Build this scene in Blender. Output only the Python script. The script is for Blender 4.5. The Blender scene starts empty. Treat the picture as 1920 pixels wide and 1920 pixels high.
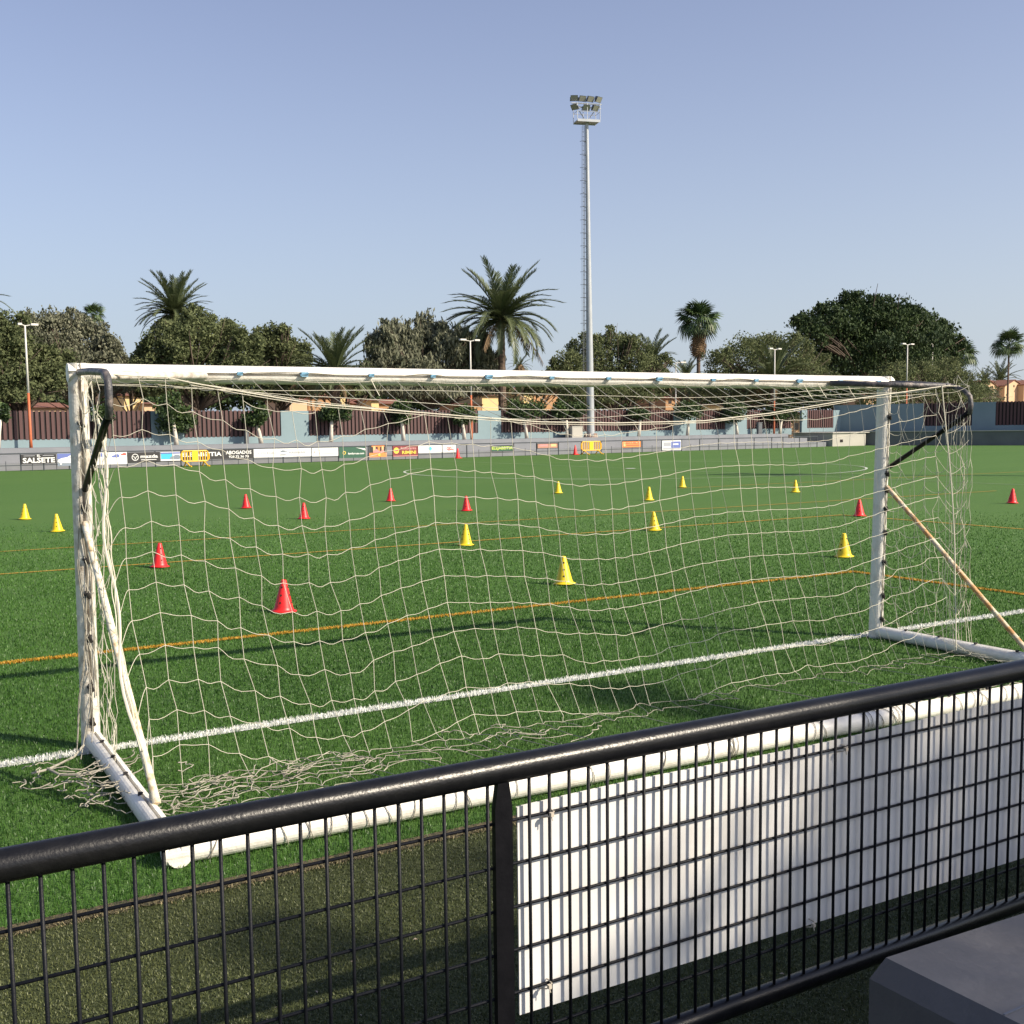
import bpy, math, random
import numpy as np
from mathutils import Vector, Matrix
random.seed(7); rng = np.random.default_rng(7)
scn = bpy.context.scene; COL = scn.collection

# ------------------------------------------------------------------ camera
F_PX, CX, CY = 2120.9, 960.0, 998.0                  # measured for a 1920 px square picture
PIT, ROL, YAW, CAM_H, CAM_D = 0.0926, -0.0117, 0.5415, 1.734, 6.349
_F = np.array([math.sin(YAW)*math.cos(PIT), math.cos(YAW)*math.cos(PIT), -math.sin(PIT)])
_R0 = np.array([math.cos(YAW), -math.sin(YAW), 0.0]); _U0 = np.cross(_R0, _F)
_R = _R0*math.cos(ROL)+_U0*math.sin(ROL); _U = -_R0*math.sin(ROL)+_U0*math.cos(ROL)
_C = np.array([0.0, -CAM_D, CAM_H])
cd = bpy.data.cameras.new('camera'); cam = bpy.data.objects.new('camera', cd); COL.objects.link(cam)
cam.matrix_world = Matrix(((_R[0], _U[0], -_F[0], _C[0]), (_R[1], _U[1], -_F[1], _C[1]), (_R[2], _U[2], -_F[2], _C[2]), (0, 0, 0, 1)))
cd.sensor_width = 36.0; cd.lens = F_PX/1920*36.0; cd.shift_y = (CY-960)/1920
cd.clip_start = 0.05; cd.clip_end = 3000
scn.camera = cam

# ------------------------------------------------------------------ light
SUN = Vector((1.79, -2.37, 2.12)).normalized()
EL = math.asin(SUN.z); AZ = math.atan2(SUN.x, SUN.y)
w = bpy.data.worlds.new('World'); scn.world = w; w.use_nodes = True
nt = w.node_tree; nt.nodes.clear()
sky = nt.nodes.new('ShaderNodeTexSky'); sky.sky_type = 'NISHITA'; sky.sun_disc = False
sky.sun_elevation = EL; sky.sun_rotation = AZ; sky.altitude = 0; sky.air_density = 1.0; sky.dust_density = 1.5; sky.ozone_density = 3.0
bg = nt.nodes.new('ShaderNodeBackground'); bg.inputs[1].default_value = 0.098
wo = nt.nodes.new('ShaderNodeOutputWorld'); hs = nt.nodes.new('ShaderNodeHueSaturation'); hs.inputs['Hue'].default_value = 0.517; hs.inputs['Saturation'].default_value = 0.84; hs.inputs['Value'].default_value = 0.92
nt.links.new(sky.outputs[0], hs.inputs['Color']); 
tcs = nt.nodes.new('ShaderNodeTexCoord'); nrm = nt.nodes.new('ShaderNodeVectorMath'); nrm.operation = 'NORMALIZE'; nt.links.new(tcs.outputs['Generated'], nrm.inputs[0])
sep = nt.nodes.new('ShaderNodeSeparateXYZ'); nt.links.new(nrm.outputs[0], sep.inputs[0])
def mth(op, a, b=None, clamp=False):
    q = nt.nodes.new('ShaderNodeMath'); q.operation = op; q.use_clamp = clamp
    for i_, v_ in enumerate((a, b)):
        if v_ is None: continue
        if isinstance(v_, (int, float)): q.inputs[i_].default_value = v_
        else: nt.links.new(v_, q.inputs[i_])
    return q.outputs[0]
up_ = mth('MAXIMUM', sep.outputs[2], 0.0); hz_ = mth('MULTIPLY', mth('POWER', mth('SUBTRACT', 1.0, up_), 4.6), 0.92)       # haze thickens towards the horizon
dt = nt.nodes.new('ShaderNodeVectorMath'); dt.operation = 'DOT_PRODUCT'; dt.inputs[1].default_value = (SUN.x, SUN.y, 0); nt.links.new(nrm.outputs[0], dt.inputs[0])
sf = mth('MULTIPLY_ADD', dt.outputs['Value'], 0.55, clamp=True); sf.node.inputs[2].default_value = 0.55                  # paler on the sun's side
hc = nt.nodes.new('ShaderNodeMix'); hc.data_type = 'RGBA'; hc.inputs['A'].default_value = (2.55, 3.10, 3.95, 1); hc.inputs['B'].default_value = (4.1, 4.35, 4.65, 1); nt.links.new(sf, hc.inputs['Factor'])
mxs = nt.nodes.new('ShaderNodeMix'); mxs.data_type = 'RGBA'; nt.links.new(hz_, mxs.inputs['Factor']); nt.links.new(hs.outputs[0], mxs.inputs['A']); nt.links.new(hc.outputs['Result'], mxs.inputs['B'])
nt.links.new(mxs.outputs['Result'], bg.inputs[0]); nt.links.new(bg.outputs[0], wo.inputs[0])
sd = bpy.data.lights.new('sun', 'SUN'); sd.energy = 4.3; sd.angle = math.radians(0.53); sd.color = (1.0, 0.88, 0.71)
so = bpy.data.objects.new('sun', sd); COL.objects.link(so); so.rotation_euler = SUN.to_track_quat('Z', 'Y').to_euler()
scn.view_settings.view_transform = 'Standard'; scn.view_settings.look = 'None'
scn.view_settings.gamma = 1.0; scn.view_settings.use_curve_mapping = False; scn.view_settings.exposure = 0.82
scn.render.engine = 'CYCLES'
scn.render.resolution_x = 1024; scn.render.resolution_y = 1024

# ------------------------------------------------------------------ materials
MATS = {}
def mat(name, col, rough=0.7, col2=None, scale=8.0, amt=0.5, bump=0.0, bscale=40.0, metal=0.0, spec=0.5, attr=None, detail=6, coords='Object', stretch=(1, 1, 1), sharp=None, trans=0.0):
    if name in MATS: return MATS[name]
    m = bpy.data.materials.new(name); m.use_nodes = True; t = m.node_tree; N = t.nodes; L = t.links
    b = N['Principled BSDF']; b.inputs['Roughness'].default_value = rough; b.inputs['Metallic'].default_value = metal
    b.inputs['Specular IOR Level'].default_value = spec
    src = N.new('ShaderNodeRGB'); src.outputs[0].default_value = (*col, 1); out = src.outputs[0]
    tc = N.new('ShaderNodeTexCoord'); mp = N.new('ShaderNodeMapping'); mp.inputs['Scale'].default_value = stretch
    L.new(tc.outputs[coords], mp.inputs[0])
    if col2 is not None:
        if attr:
            f = N.new('ShaderNodeAttribute'); f.attribute_name = attr; fac = f.outputs['Fac']
        else:
            n = N.new('ShaderNodeTexNoise'); n.inputs['Scale'].default_value = scale; n.inputs['Detail'].default_value = detail
            L.new(mp.outputs[0], n.inputs['Vector'])
            r = N.new('ShaderNodeValToRGB'); lo, hi = sharp if sharp else (0.3, 0.7)
            r.color_ramp.elements[0].position = lo; r.color_ramp.elements[1].position = hi
            L.new(n.outputs[0], r.inputs[0]); fac = r.outputs[0]
        mm = N.new('ShaderNodeMath'); mm.operation = 'MULTIPLY'; mm.inputs[1].default_value = amt; L.new(fac, mm.inputs[0])
        mx = N.new('ShaderNodeMix'); mx.data_type = 'RGBA'; mx.inputs['B'].default_value = (*col2, 1)
        L.new(mm.outputs[0], mx.inputs['Factor']); L.new(out, mx.inputs['A']); out = mx.outputs['Result']
    L.new(out, b.inputs['Base Color'])
    if bump > 0:
        n = N.new('ShaderNodeTexNoise'); n.inputs['Scale'].default_value = bscale; n.inputs['Detail'].default_value = 5
        L.new(mp.outputs[0], n.inputs['Vector']); bp = N.new('ShaderNodeBump'); bp.inputs['Strength'].default_value = bump; bp.inputs['Distance'].default_value = 0.02
        L.new(n.outputs[0], bp.inputs['Height']); L.new(bp.outputs[0], b.inputs['Normal'])
    if trans > 0:
        tr = N.new('ShaderNodeBsdfTranslucent'); L.new(out, tr.inputs[0]); ms = N.new('ShaderNodeMixShader'); ms.inputs[0].default_value = trans
        o = N['Material Output']; L.new(b.outputs[0], ms.inputs[1]); L.new(tr.outputs[0], ms.inputs[2]); L.new(ms.outputs[0], o.inputs[0])
    MATS[name] = m; return m

M_white = mat('aged_white_paint', (0.74, 0.72, 0.66), 0.45, (0.42, 0.36, 0.28), 9, 0.55, 0.15, 60, sharp=(0.5, 0.78))
M_whited = mat('dirty_white_paint', (0.68, 0.65, 0.58), 0.5, (0.30, 0.23, 0.16), 16, 0.75, 0.25, 60, sharp=(0.45, 0.72))
M_pipe = mat('worn_dark_pipe', (0.055, 0.055, 0.06), 0.5, (0.34, 0.28, 0.24), 18, 0.6, 0.3, 60, sharp=(0.5, 0.68))
M_black = mat('black_paint', (0.0035, 0.0036, 0.005), 0.45, (0.008, 0.008, 0.010), 30, 0.6, 0.05, 120, spec=0.14)
M_rail = mat('black_tube_paint', (0.0045, 0.0048, 0.006), 0.30, (0.012, 0.012, 0.013), 35, 0.6, 0.07, 160, spec=0.32)
M_wire = mat('fence_wire_paint', (0.004, 0.005, 0.008), 0.5, (0.010, 0.011, 0.015), 60, 0.5, 0.1, 300, spec=0.2)
M_rust = mat('rusty_white_pipe', (0.62, 0.55, 0.42), 0.6, (0.48, 0.25, 0.085), 13, 0.95, 0.3, 60, sharp=(0.42, 0.60))
M_cream = mat('yellowed_white_pipe', (0.70, 0.66, 0.54), 0.5, (0.50, 0.34, 0.16), 22, 0.8, 0.2, 60, sharp=(0.52, 0.66))
M_net = mat('net_cord', (0.62, 0.59, 0.48), 0.85, (0.46, 0.43, 0.34), 5, 0.6)
M_netg = mat('old_net_cord', (0.36, 0.34, 0.28), 0.9, (0.22, 0.20, 0.16), 5, 0.7)
M_blue = mat('blue_clip_plastic', (0.13, 0.30, 0.44), 0.5, (0.25, 0.42, 0.52), 30, 0.4)
M_dark = mat('dark_rubber', (0.015, 0.014, 0.013), 0.6, (0.05, 0.04, 0.035), 40, 0.5)
M_red = mat('red_cone_plastic', (0.72, 0.016, 0.016), 0.42, (0.60, 0.02, 0.02), 15, 0.5)
M_yel = mat('yellow_cone_plastic', (0.74, 0.56, 0.012), 0.42, (0.62, 0.44, 0.015), 15, 0.5)
M_hole = mat('dark_hole', (0.03, 0.02, 0.01), 0.9, (0.05, 0.03, 0.02), 20, 0.5)
M_board = mat('white_board', (0.66, 0.66, 0.65), 0.55, (0.48, 0.46, 0.42), 4, 0.6, 0.04, 20, sharp=(0.5, 0.8))
M_tie = mat('cable_tie', (0.50, 0.45, 0.36), 0.6, (0.4, 0.35, 0.3), 30, 0.4)
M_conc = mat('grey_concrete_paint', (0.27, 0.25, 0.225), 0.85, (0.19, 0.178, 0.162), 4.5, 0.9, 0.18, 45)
M_conc_shade = mat('shade_toned_concrete', (0.095, 0.098, 0.105), 0.8, (0.068, 0.072, 0.080), 4.5, 0.9, 0.18, 45)  # block sides darker and bluer than its top: shade put into the colour
M_terr = mat('terrace_paint', (0.205, 0.215, 0.235), 0.85, (0.165, 0.175, 0.195), 1.5, 0.8, 0.1, 10)
M_wall = mat('blue_wall_paint', (0.20, 0.275, 0.30), 0.85, (0.17, 0.24, 0.265), 0.7, 0.9, 0.1, 10)
M_slat = mat('brown_slat', (0.085, 0.038, 0.036), 0.6, (0.065, 0.03, 0.03), 2, 0.7)
M_slatb = mat('slat_recess', (0.014, 0.010, 0.010), 0.8, (0.02, 0.014, 0.014), 2, 0.7)
M_galv = mat('galvanised_steel', (0.42, 0.44, 0.46), 0.45, (0.33, 0.35, 0.37), 2, 0.7, metal=0.25)
M_galvd = mat('dark_steel', (0.10, 0.11, 0.12), 0.5, (0.14, 0.15, 0.16), 4, 0.7, metal=0.2)
M_glass = mat('lamp_glass', (0.30, 0.30, 0.24), 0.15, (0.2, 0.2, 0.18), 6, 0.5)
M_lampw = mat('lamp_post_white', (0.62, 0.60, 0.56), 0.5, (0.5, 0.48, 0.45), 5, 0.5)
M_orange = mat('lamp_post_orange', (0.46, 0.12, 0.045), 0.6, (0.34, 0.09, 0.035), 4, 0.6)
M_rail2 = mat('far_rail_paint', (0.045, 0.055, 0.065), 0.5, (0.06, 0.07, 0.08), 4, 0.5)
M_barr = mat('barrier_plastic', (0.80, 0.44, 0.015), 0.45, (0.7, 0.36, 0.02), 5, 0.5)
M_barry = mat('barrier_plate', (0.78, 0.62, 0.02), 0.45, (0.7, 0.5, 0.02), 5, 0.5)
M_peach = mat('peach_render', (0.60, 0.42, 0.26), 0.9, (0.50, 0.34, 0.2), 0.5, 0.6)
M_cream2 = mat('cream_render', (0.66, 0.50, 0.24), 0.9, (0.56, 0.42, 0.2), 0.5, 0.6)
M_tan = mat('ochre_render', (0.38, 0.23, 0.12), 0.9, (0.36, 0.18, 0.08), 0.5, 0.6)
M_roof = mat('clay_tiles', (0.20, 0.085, 0.055), 0.9, (0.15, 0.06, 0.04), 3, 0.7, 0.5, 6)
M_win = mat('window_dark', (0.03, 0.025, 0.025), 0.2, (0.05, 0.04, 0.04), 3, 0.5)
M_hut = mat('hut_render', (0.40, 0.385, 0.34), 0.85, (0.33, 0.32, 0.29), 1.2, 0.6)
M_wtrunk = mat('whitewashed_bark', (0.62, 0.58, 0.50), 0.9, (0.42, 0.38, 0.32), 3, 0.7, 0.4, 12)
M_bark = mat('bark', (0.10, 0.075, 0.055), 0.9, (0.055, 0.04, 0.03), 4, 0.8, 0.8, 8, stretch=(1, 1, 0.3))
M_ptrunk = mat('palm_trunk', (0.15, 0.105, 0.075), 0.9, (0.075, 0.05, 0.04), 3, 0.8, 0.9, 6, stretch=(1, 1, 3))
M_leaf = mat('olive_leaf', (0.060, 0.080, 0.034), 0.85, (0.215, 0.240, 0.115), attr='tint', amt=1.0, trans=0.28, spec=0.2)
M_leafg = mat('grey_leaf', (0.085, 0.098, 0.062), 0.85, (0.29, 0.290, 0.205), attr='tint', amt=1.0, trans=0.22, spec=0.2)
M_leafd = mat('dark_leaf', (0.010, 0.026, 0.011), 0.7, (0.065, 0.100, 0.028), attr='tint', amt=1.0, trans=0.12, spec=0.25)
M_leaft = mat('trimmed_leaf', (0.008, 0.025, 0.008), 0.6, (0.075, 0.125, 0.022), attr='tint', amt=1.0, trans=0.08)
M_frond = mat('date_frond', (0.050, 0.075, 0.030), 0.5, (0.16, 0.18, 0.08), 0.9, 0.9, trans=0.2)
M_frondd = mat('dry_frond', (0.24, 0.16, 0.085), 0.8, (0.16, 0.10, 0.05), 2, 0.8, trans=0.1)
M_fan = mat('fan_frond', (0.018, 0.055, 0.018), 0.5, (0.10, 0.14, 0.035), 1.5, 0.8, trans=0.1)
M_dleaf = mat('dry_leaf', (0.42, 0.36, 0.29), 0.8, (0.25, 0.18, 0.12), 60, 0.8)

# ------------------------------------------------------------------ mesh helpers
class MB:
    def __init__(s): s.v = []; s.f = []; s.m = []; s.n = 0
    def add(s, V, Fc, mi=0):
        o = s.n; s.v.extend([tuple(map(float, p)) for p in V]); s.f.extend([tuple(i+o for i in f) for f in Fc]); s.m.extend([mi]*len(Fc)); s.n += len(V)
    def box(s, x0, x1, y0, y1, z0, z1, mi=0, T=None):
        V = [(x, y, z) for z in (z0, z1) for y in (y0, y1) for x in (x0, x1)]
        if T: V = [T(*p) for p in V]
        s.add(V, [(0, 2, 3, 1), (4, 5, 7, 6), (0, 1, 5, 4), (2, 6, 7, 3), (0, 4, 6, 2), (1, 3, 7, 5)], mi)
    def tube(s, P, r, n=8, mi=0, cap=True, up=None):
        P = np.array(P, float); k = len(P)
        R = np.full(k, r) if np.isscalar(r) else np.array(r, float)
        T = np.zeros_like(P); T[1:-1] = P[2:]-P[:-2]; T[0] = P[1]-P[0]; T[-1] = P[-1]-P[-2]
        T /= np.linalg.norm(T, axis=1)[:, None]+1e-12
        a = np.array(up if up is not None else ((0, 0, 1) if abs(T[0][2]) < 0.9 else (0, 1, 0)), float)
        N = np.zeros_like(P)
        for i in range(k):
            a = a-T[i]*(a@T[i]); l = np.linalg.norm(a)
            if l < 1e-6: a = np.array((1., 0.3, 0.2)); a = a-T[i]*(a@T[i]); l = np.linalg.norm(a)
            a = a/l; N[i] = a
        B = np.cross(T, N); an = np.arange(n)*2*math.pi/n
        V = (P[:, None, :]+(N[:, None, :]*np.cos(an)[None, :, None]+B[:, None, :]*np.sin(an)[None, :, None])*R[:, None, None]).reshape(-1, 3)
        Fc = [(i*n+j, i*n+(j+1) % n, (i+1)*n+(j+1) % n, (i+1)*n+j) for i in range(k-1) for j in range(n)]
        if cap: Fc += [tuple(range(n))[::-1], tuple((k-1)*n+j for j in range(n))]
        s.add(V, Fc, mi)
    def lathe(s, prof, n=16, mi=0, c=(0, 0, 0)):
        V = [(c[0]+r*math.cos(2*math.pi*j/n), c[1]+r*math.sin(2*math.pi*j/n), c[2]+z) for r, z in prof for j in range(n)]
        Fc = [(i*n+j, i*n+(j+1) % n, (i+1)*n+(j+1) % n, (i+1)*n+j) for i in range(len(prof)-1) for j in range(n)]
        Fc += [tuple(range(n))[::-1], tuple((len(prof)-1)*n+j for j in range(n))]
        s.add(V, Fc, mi)
    def extr(s, prof, A, B, X, Y, mi=0, cap=True):   # profile (a,b) in axes X,Y, swept from A to B
        A, B, X, Y = map(lambda q: np.array(q, float), (A, B, X, Y)); n = len(prof)
        V = [P+X*a+Y*b for P in (A, B) for a, b in prof]
        Fc = [(j, (j+1) % n, n+(j+1) % n, n+j) for j in range(n)]
        if cap: Fc += [tuple(range(n))[::-1], tuple(range(n, 2*n))]
        s.add(V, Fc, mi)
    def mesh(s, name, mats, smooth=False):
        me = bpy.data.meshes.new(name); me.from_pydata(s.v, [], s.f)
        for m in (mats if isinstance(mats, (list, tuple)) else [mats]): me.materials.append(m)
        if len(set(s.m)) > 1: me.polygons.foreach_set('material_index', s.m)
        if smooth: me.polygons.foreach_set('use_smooth', [True]*len(me.polygons))
        me.update(); return me
def link(name, data, parent=None, loc=None):
    o = bpy.data.objects.new(name, data); COL.objects.link(o)
    if parent is not None: o.parent = parent
    if loc is not None: o.location = loc
    return o
def obj(name, mb, mats, parent=None, loc=None, smooth=False): return link(name, mb.mesh(name, mats, smooth), parent, loc)
def tag(o, label=None, cat=None, group=None, kind=None):
    if label: o['label'] = label
    if cat: o['category'] = cat
    if group: o['group'] = group
    if kind: o['kind'] = kind
    return o
def thing(name, label, cat, loc=(0, 0, 0), group=None, rz=0.0):
    o = link(name, None, loc=loc); o.rotation_euler = (0, 0, rz); return tag(o, label, cat, group)
def sheet(name, pts, z, m, parent=None):
    me = bpy.data.meshes.new(name); me.from_pydata([(x, y, z) for x, y in pts], [], [tuple(range(len(pts)))]); me.materials.append(m)
    return link(name, me, parent)
def bigmesh(name, V, nper, faces_local, m, parent=None, tint=None):
    """V: (N, nper, 3) array, same local faces for each element"""
    N = len(V); me = bpy.data.meshes.new(name); vs = V.reshape(-1, 3)
    tris = np.array(faces_local); k = len(tris)
    idx = (tris[None]+(np.arange(N)*nper)[:, None, None]).reshape(-1)
    me.vertices.add(len(vs)); me.vertices.foreach_set('co', vs.astype(np.float32).ravel())
    L = tris.shape[1]; me.loops.add(len(idx)); me.loops.foreach_set('vertex_index', idx.astype(np.int32))
    me.polygons.add(N*k); me.polygons.foreach_set('loop_start', (np.arange(N*k)*L).astype(np.int32)); me.polygons.foreach_set('loop_total', np.full(N*k, L, np.int32))
    for q in (m if isinstance(m, (list, tuple)) else [m]): me.materials.append(q)
    if tint is not None:
        a = me.attributes.new('tint', 'FLOAT', 'POINT'); a.data.foreach_set('value', np.repeat(tint, nper).astype(np.float32))
    me.update(); me.validate(); return link(name, me, parent)

# ------------------------------------------------------------------ the far touchline frame: s along it, d behind it
FO = np.array([6.7, 49.4]); FA = math.atan(0.08); FU = np.array([math.cos(FA), math.sin(FA)]); FN = np.array([-FU[1], FU[0]])
def far(s, d, z): p = FO+FU*s+FN*d; return (p[0], p[1], z)
def ray(px, py):
    dvec = _F*F_PX+_R*(px-CX)-_U*(py-CY); return _C, dvec
def fs(px, d, py=830):           # measured column of the photograph -> metres along the touchline at depth d
    C, v = ray(px, py); n = np.array([FN[0], FN[1], 0]); t = (d-(C[:2]-FO)@FN)/(v@n); q = C+t*v; return float((q[:2]-FO)@FU)
def fz(px, py, d):
    C, v = ray(px, py); n = np.array([FN[0], FN[1], 0]); t = (d-(C[:2]-FO)@FN)/(v@n); return float((C+t*v)[2])

# ================================================================== SETTING: ground
def turf_mat(name, c1, c2, c3, fine=55.0):
    m = bpy.data.materials.new(name); m.use_nodes = True; t = m.node_tree; N = t.nodes; L = t.links; b = N['Principled BSDF']
    b.inputs['Roughness'].default_value = 0.85; b.inputs['Specular IOR Level'].default_value = 0.25
    tc = N.new('ShaderNodeTexCoord')
    def noise(s, d=6, st=(1, 1, 1)):
        mp = N.new('ShaderNodeMapping'); mp.inputs['Scale'].default_value = st; L.new(tc.outputs['Object'], mp.inputs[0])
        n = N.new('ShaderNodeTexNoise'); n.inputs['Scale'].default_value = s; n.inputs['Detail'].default_value = d; L.new(mp.outputs[0], n.inputs['Vector']); return n.outputs[0]
    def ramp(i, lo, hi):
        r = N.new('ShaderNodeValToRGB'); r.color_ramp.elements[0].position = lo; r.color_ramp.elements[1].position = hi; L.new(i, r.inputs[0]); return r.outputs[0]
    def mix(f, a, bb):
        x = N.new('ShaderNodeMix'); x.data_type = 'RGBA'; L.new(f, x.inputs['Factor'])
        if isinstance(a, tuple): x.inputs['A'].default_value = (*a, 1)
        else: L.new(a, x.inputs['A'])
        x.inputs['B'].default_value = (*bb, 1); return x.outputs['Result']
    o = mix(ramp(noise(fine), 0.35, 0.65), c1, c2); o = mix(ramp(noise(0.35, 4, (0.25, 1, 1)), 0.35, 0.75), o, c3)
    L.new(o, b.inputs['Base Color'])
    bp = N.new('ShaderNodeBump'); bp.inputs['Strength'].default_value = 0.6; bp.inputs['Distance'].default_value = 0.03; L.new(noise(fine*1.3), bp.inputs['Height']); L.new(bp.outputs[0], b.inputs['Normal'])
    return m
M_turf = turf_mat('pitch_turf', (0.050, 0.115, 0.021), (0.074, 0.158, 0.031), (0.074, 0.150, 0.031))
M_side = turf_mat('side_turf', (0.032, 0.044, 0.014), (0.068, 0.082, 0.028), (0.048, 0.060, 0.02), 120)
M_earth = mat('pale_ground', (0.24, 0.20, 0.16), 0.95, (0.18, 0.15, 0.11), 0.3, 0.7)
M_lw = mat('white_line_fibre', (0.66, 0.68, 0.64), 0.8, (0.46, 0.50, 0.44), 40, 0.6)
M_ly = mat('yellow_line_fibre', (0.44, 0.27, 0.025), 0.8, (0.36, 0.20, 0.02), 40, 0.6)
M_lwf = mat('worn_white_line', (0.20, 0.28, 0.15), 0.8, (0.08, 0.15, 0.04), 1.2, 0.9)
tag(sheet('ground', [(-900, -700), (1100, -700), (1100, 1400), (-900, 1400)], -0.012, M_earth), kind='structure')
SEAM = -2.16
tag(sheet('pitch_turf', [(-30, SEAM), (90, SEAM), (90, 64), (-30, 58)], 0.0, M_turf), kind='structure')
tag(sheet('side_turf', [(-20, -14), (30, -14), (30, SEAM-0.02), (-20, SEAM-0.02)], -0.008, M_side), kind='structure')
# --- blades of artificial turf, denser and finer near the camera
def field(n, r0, r1, pw, ylo, yhi, seed, margin=0.035):
    g = np.random.default_rng(seed); out = []
    u = g.random(n); r = (r0**pw+u*(r1**pw-r0**pw))**(1/pw)
    th = YAW+(g.random(n)*2-1)*(0.47+margin); x = r*np.sin(th); y = -CAM_D+r*np.cos(th)
    k = (y > ylo) & (y < yhi); return x[k], y[k], r[k]
def blades(x, y, r, ln, wd, lean, seed, z0=0.0):
    g = np.random.default_rng(seed); n = len(x); a = g.random(n)*2*math.pi; b = g.random(n)*2*math.pi
    h = ln*(0.65+0.5*g.random(n)); w = wd*(0.7+0.6*g.random(n))*np.maximum(1, r/5.5)**0.9
    l1 = lean*g.random(n); ca, sa, cb, sb = np.cos(a), np.sin(a), np.cos(b), np.sin(b)
    B = np.stack([x, y, np.full(n, z0)], 1); W = np.stack([ca*w/2, sa*w/2, 0*w], 1)
    Mi = B+np.stack([cb*l1*h*0.25, sb*l1*h*0.25, h*0.55], 1); Ti = B+np.stack([cb*l1*h, sb*l1*h, h*(1-0.35*l1)], 1)
    return np.stack([B-W, B+W, Mi+W*0.8, Mi-W*0.8, Ti], 1)
def tri_blades(name, V, m, tint): return bigmesh(name, V, 5, [(0, 1, 2), (0, 2, 3), (3, 2, 4)], m, tint=tint)
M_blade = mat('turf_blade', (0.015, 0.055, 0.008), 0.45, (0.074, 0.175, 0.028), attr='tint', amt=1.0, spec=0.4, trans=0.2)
M_bladeo = mat('olive_blade', (0.034, 0.048, 0.014), 0.55, (0.125, 0.142, 0.052), attr='tint', amt=1.0, trans=0.1)
M_bladew = mat('white_blade', (0.60, 0.62, 0.58), 0.6, (0.80, 0.80, 0.76), attr='tint', amt=1.0, trans=0.1)
M_bladey = mat('yellow_blade', (0.36, 0.20, 0.012), 0.6, (0.56, 0.33, 0.035), attr='tint', amt=1.0, trans=0.1)
YA, YB, YC, XA, XB = 2.84, 8.75, 11.65, 10.17, 16.39
def inline(x, y):
    j = 0.004
    white = np.abs(y+rng.normal(0, j, len(y))) < 0.050
    yel = (np.abs(y-YA+rng.normal(0, j, len(y))) < 0.036) & (x < XA) | (np.abs(x-XA+rng.normal(0, j, len(y))) < 0.036) & (y < YA)
    yel |= (np.abs(y-YB+rng.normal(0, j, len(y))) < 0.036) & (x < XB)
    return white, yel
x, y, r = field(610000, 3.4, 24.0, 0.5, SEAM+0.005, 20.0, 11)
kp = rng.random(len(x)) < np.clip((24-r)/14, 0, 1); x, y, r = x[kp], y[kp], r[kp]
wh, ye = inline(x, y); gr = ~(wh | ye)
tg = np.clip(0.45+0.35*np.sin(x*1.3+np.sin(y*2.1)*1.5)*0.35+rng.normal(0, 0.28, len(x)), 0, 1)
tg = np.clip(tg+np.clip((r-7)/17, 0, 1)*0.55, 0, 1.15)  # paler with distance: sunlit tips of a grazing view put into the tint
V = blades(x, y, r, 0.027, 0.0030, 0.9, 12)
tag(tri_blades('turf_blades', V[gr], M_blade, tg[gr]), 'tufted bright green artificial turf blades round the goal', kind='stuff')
# extra blades for the lines so that they read solid
def strip(n, x0, x1, y0, y1, pw=0.6):
    t = rng.random(n)**1.5; xx = x0+(x1-x0)*t; yy = y0+(y1-y0)*rng.random(n)+rng.normal(0, 0.003, n); return xx, yy, np.hypot(xx, yy+CAM_D)
def line_obj(name, rects, m, ms, n, ln=0.027, wd=0.0045):
    V = []
    for (x0, x1, y0, y1) in rects:
        xx, yy, rr = strip(n, x0, x1, y0, y1); V.append(blades(xx, yy, rr, ln, wd, 0.7, len(V)+70))
    V = np.concatenate(V) if V else np.zeros((0, 5, 3))
    o = tri_blades(name, V, ms, rng.random(len(V))); return tag(o, kind='structure')
line_obj('white_touchline', [(-1.0, 14, -0.046, 0.046)], M_lw, M_bladew, 16000)
tag(sheet('white_touchline', [(-30, -0.045), (90, -0.045), (90, 0.045), (-30, 0.045)], 0.004, M_lw), kind='structure')
line_obj('yellow_pitch_line', [(0.5, XA, YA-0.034, YA+0.034)], M_ly, M_bladey, 9000, 0.025)
line_obj('yellow_pitch_line', [(XA-0.02, XA+0.035, YA-2.2, YA)], M_ly, M_bladey, 1800, 0.025)
def flat_line(name, x0, x1, y0, y1, m=M_ly, z=0.008): return tag(sheet(name, [(x0, y0), (x1, y0), (x1, y1), (x0, y1)], z, m), kind='structure')
flat_line('yellow_pitch_line', -20, XA, YA-0.034, YA+0.034); flat_line('yellow_pitch_line', XA-0.034, XA+0.034, 0.06, YA-0.04)
flat_line('yellow_pitch_line', -20, XB, YB-0.034, YB+0.034); flat_line('yellow_pitch_line', XB-0.034, XB+0.034, 0.06, YB-0.04)
flat_line('yellow_pitch_line', -20, 25, YC-0.03, YC+0.03)
flat_line('yellow_pitch_line', 20, 44, 17.9, 17.96); 
flat_line('halfway_line', 27.79, 27.89, 0.1, 51, M_lwf)
def arc(name, cx, cy, r, wdt, a0, a1, m, z):
    n = 96; mb = MB(); V = []
    for i in range(n+1):
        a = a0+(a1-a0)*i/n
        for q in (r-wdt/2, r+wdt/2): V.append((cx+q*math.cos(a), cy+q*math.sin(a), z))
    mb.add(V, [(2*i, 2*i+1, 2*i+3, 2*i+2) for i in range(n)]); return tag(obj(name, mb, m), kind='structure')
arc('centre_circle', 27.84, 30.54, 9.15, 0.09, 0, 2*math.pi, mat('worn_circle_line', (0.50, 0.54, 0.46), 0.8, (0.10, 0.18, 0.05), 0.12, 1.0, sharp=(0.40, 0.62)), 0.012)
arc('centre_spot', 27.84, 30.54, 0.11, 0.2, 0, 2*math.pi, M_lw, 0.016)
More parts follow.
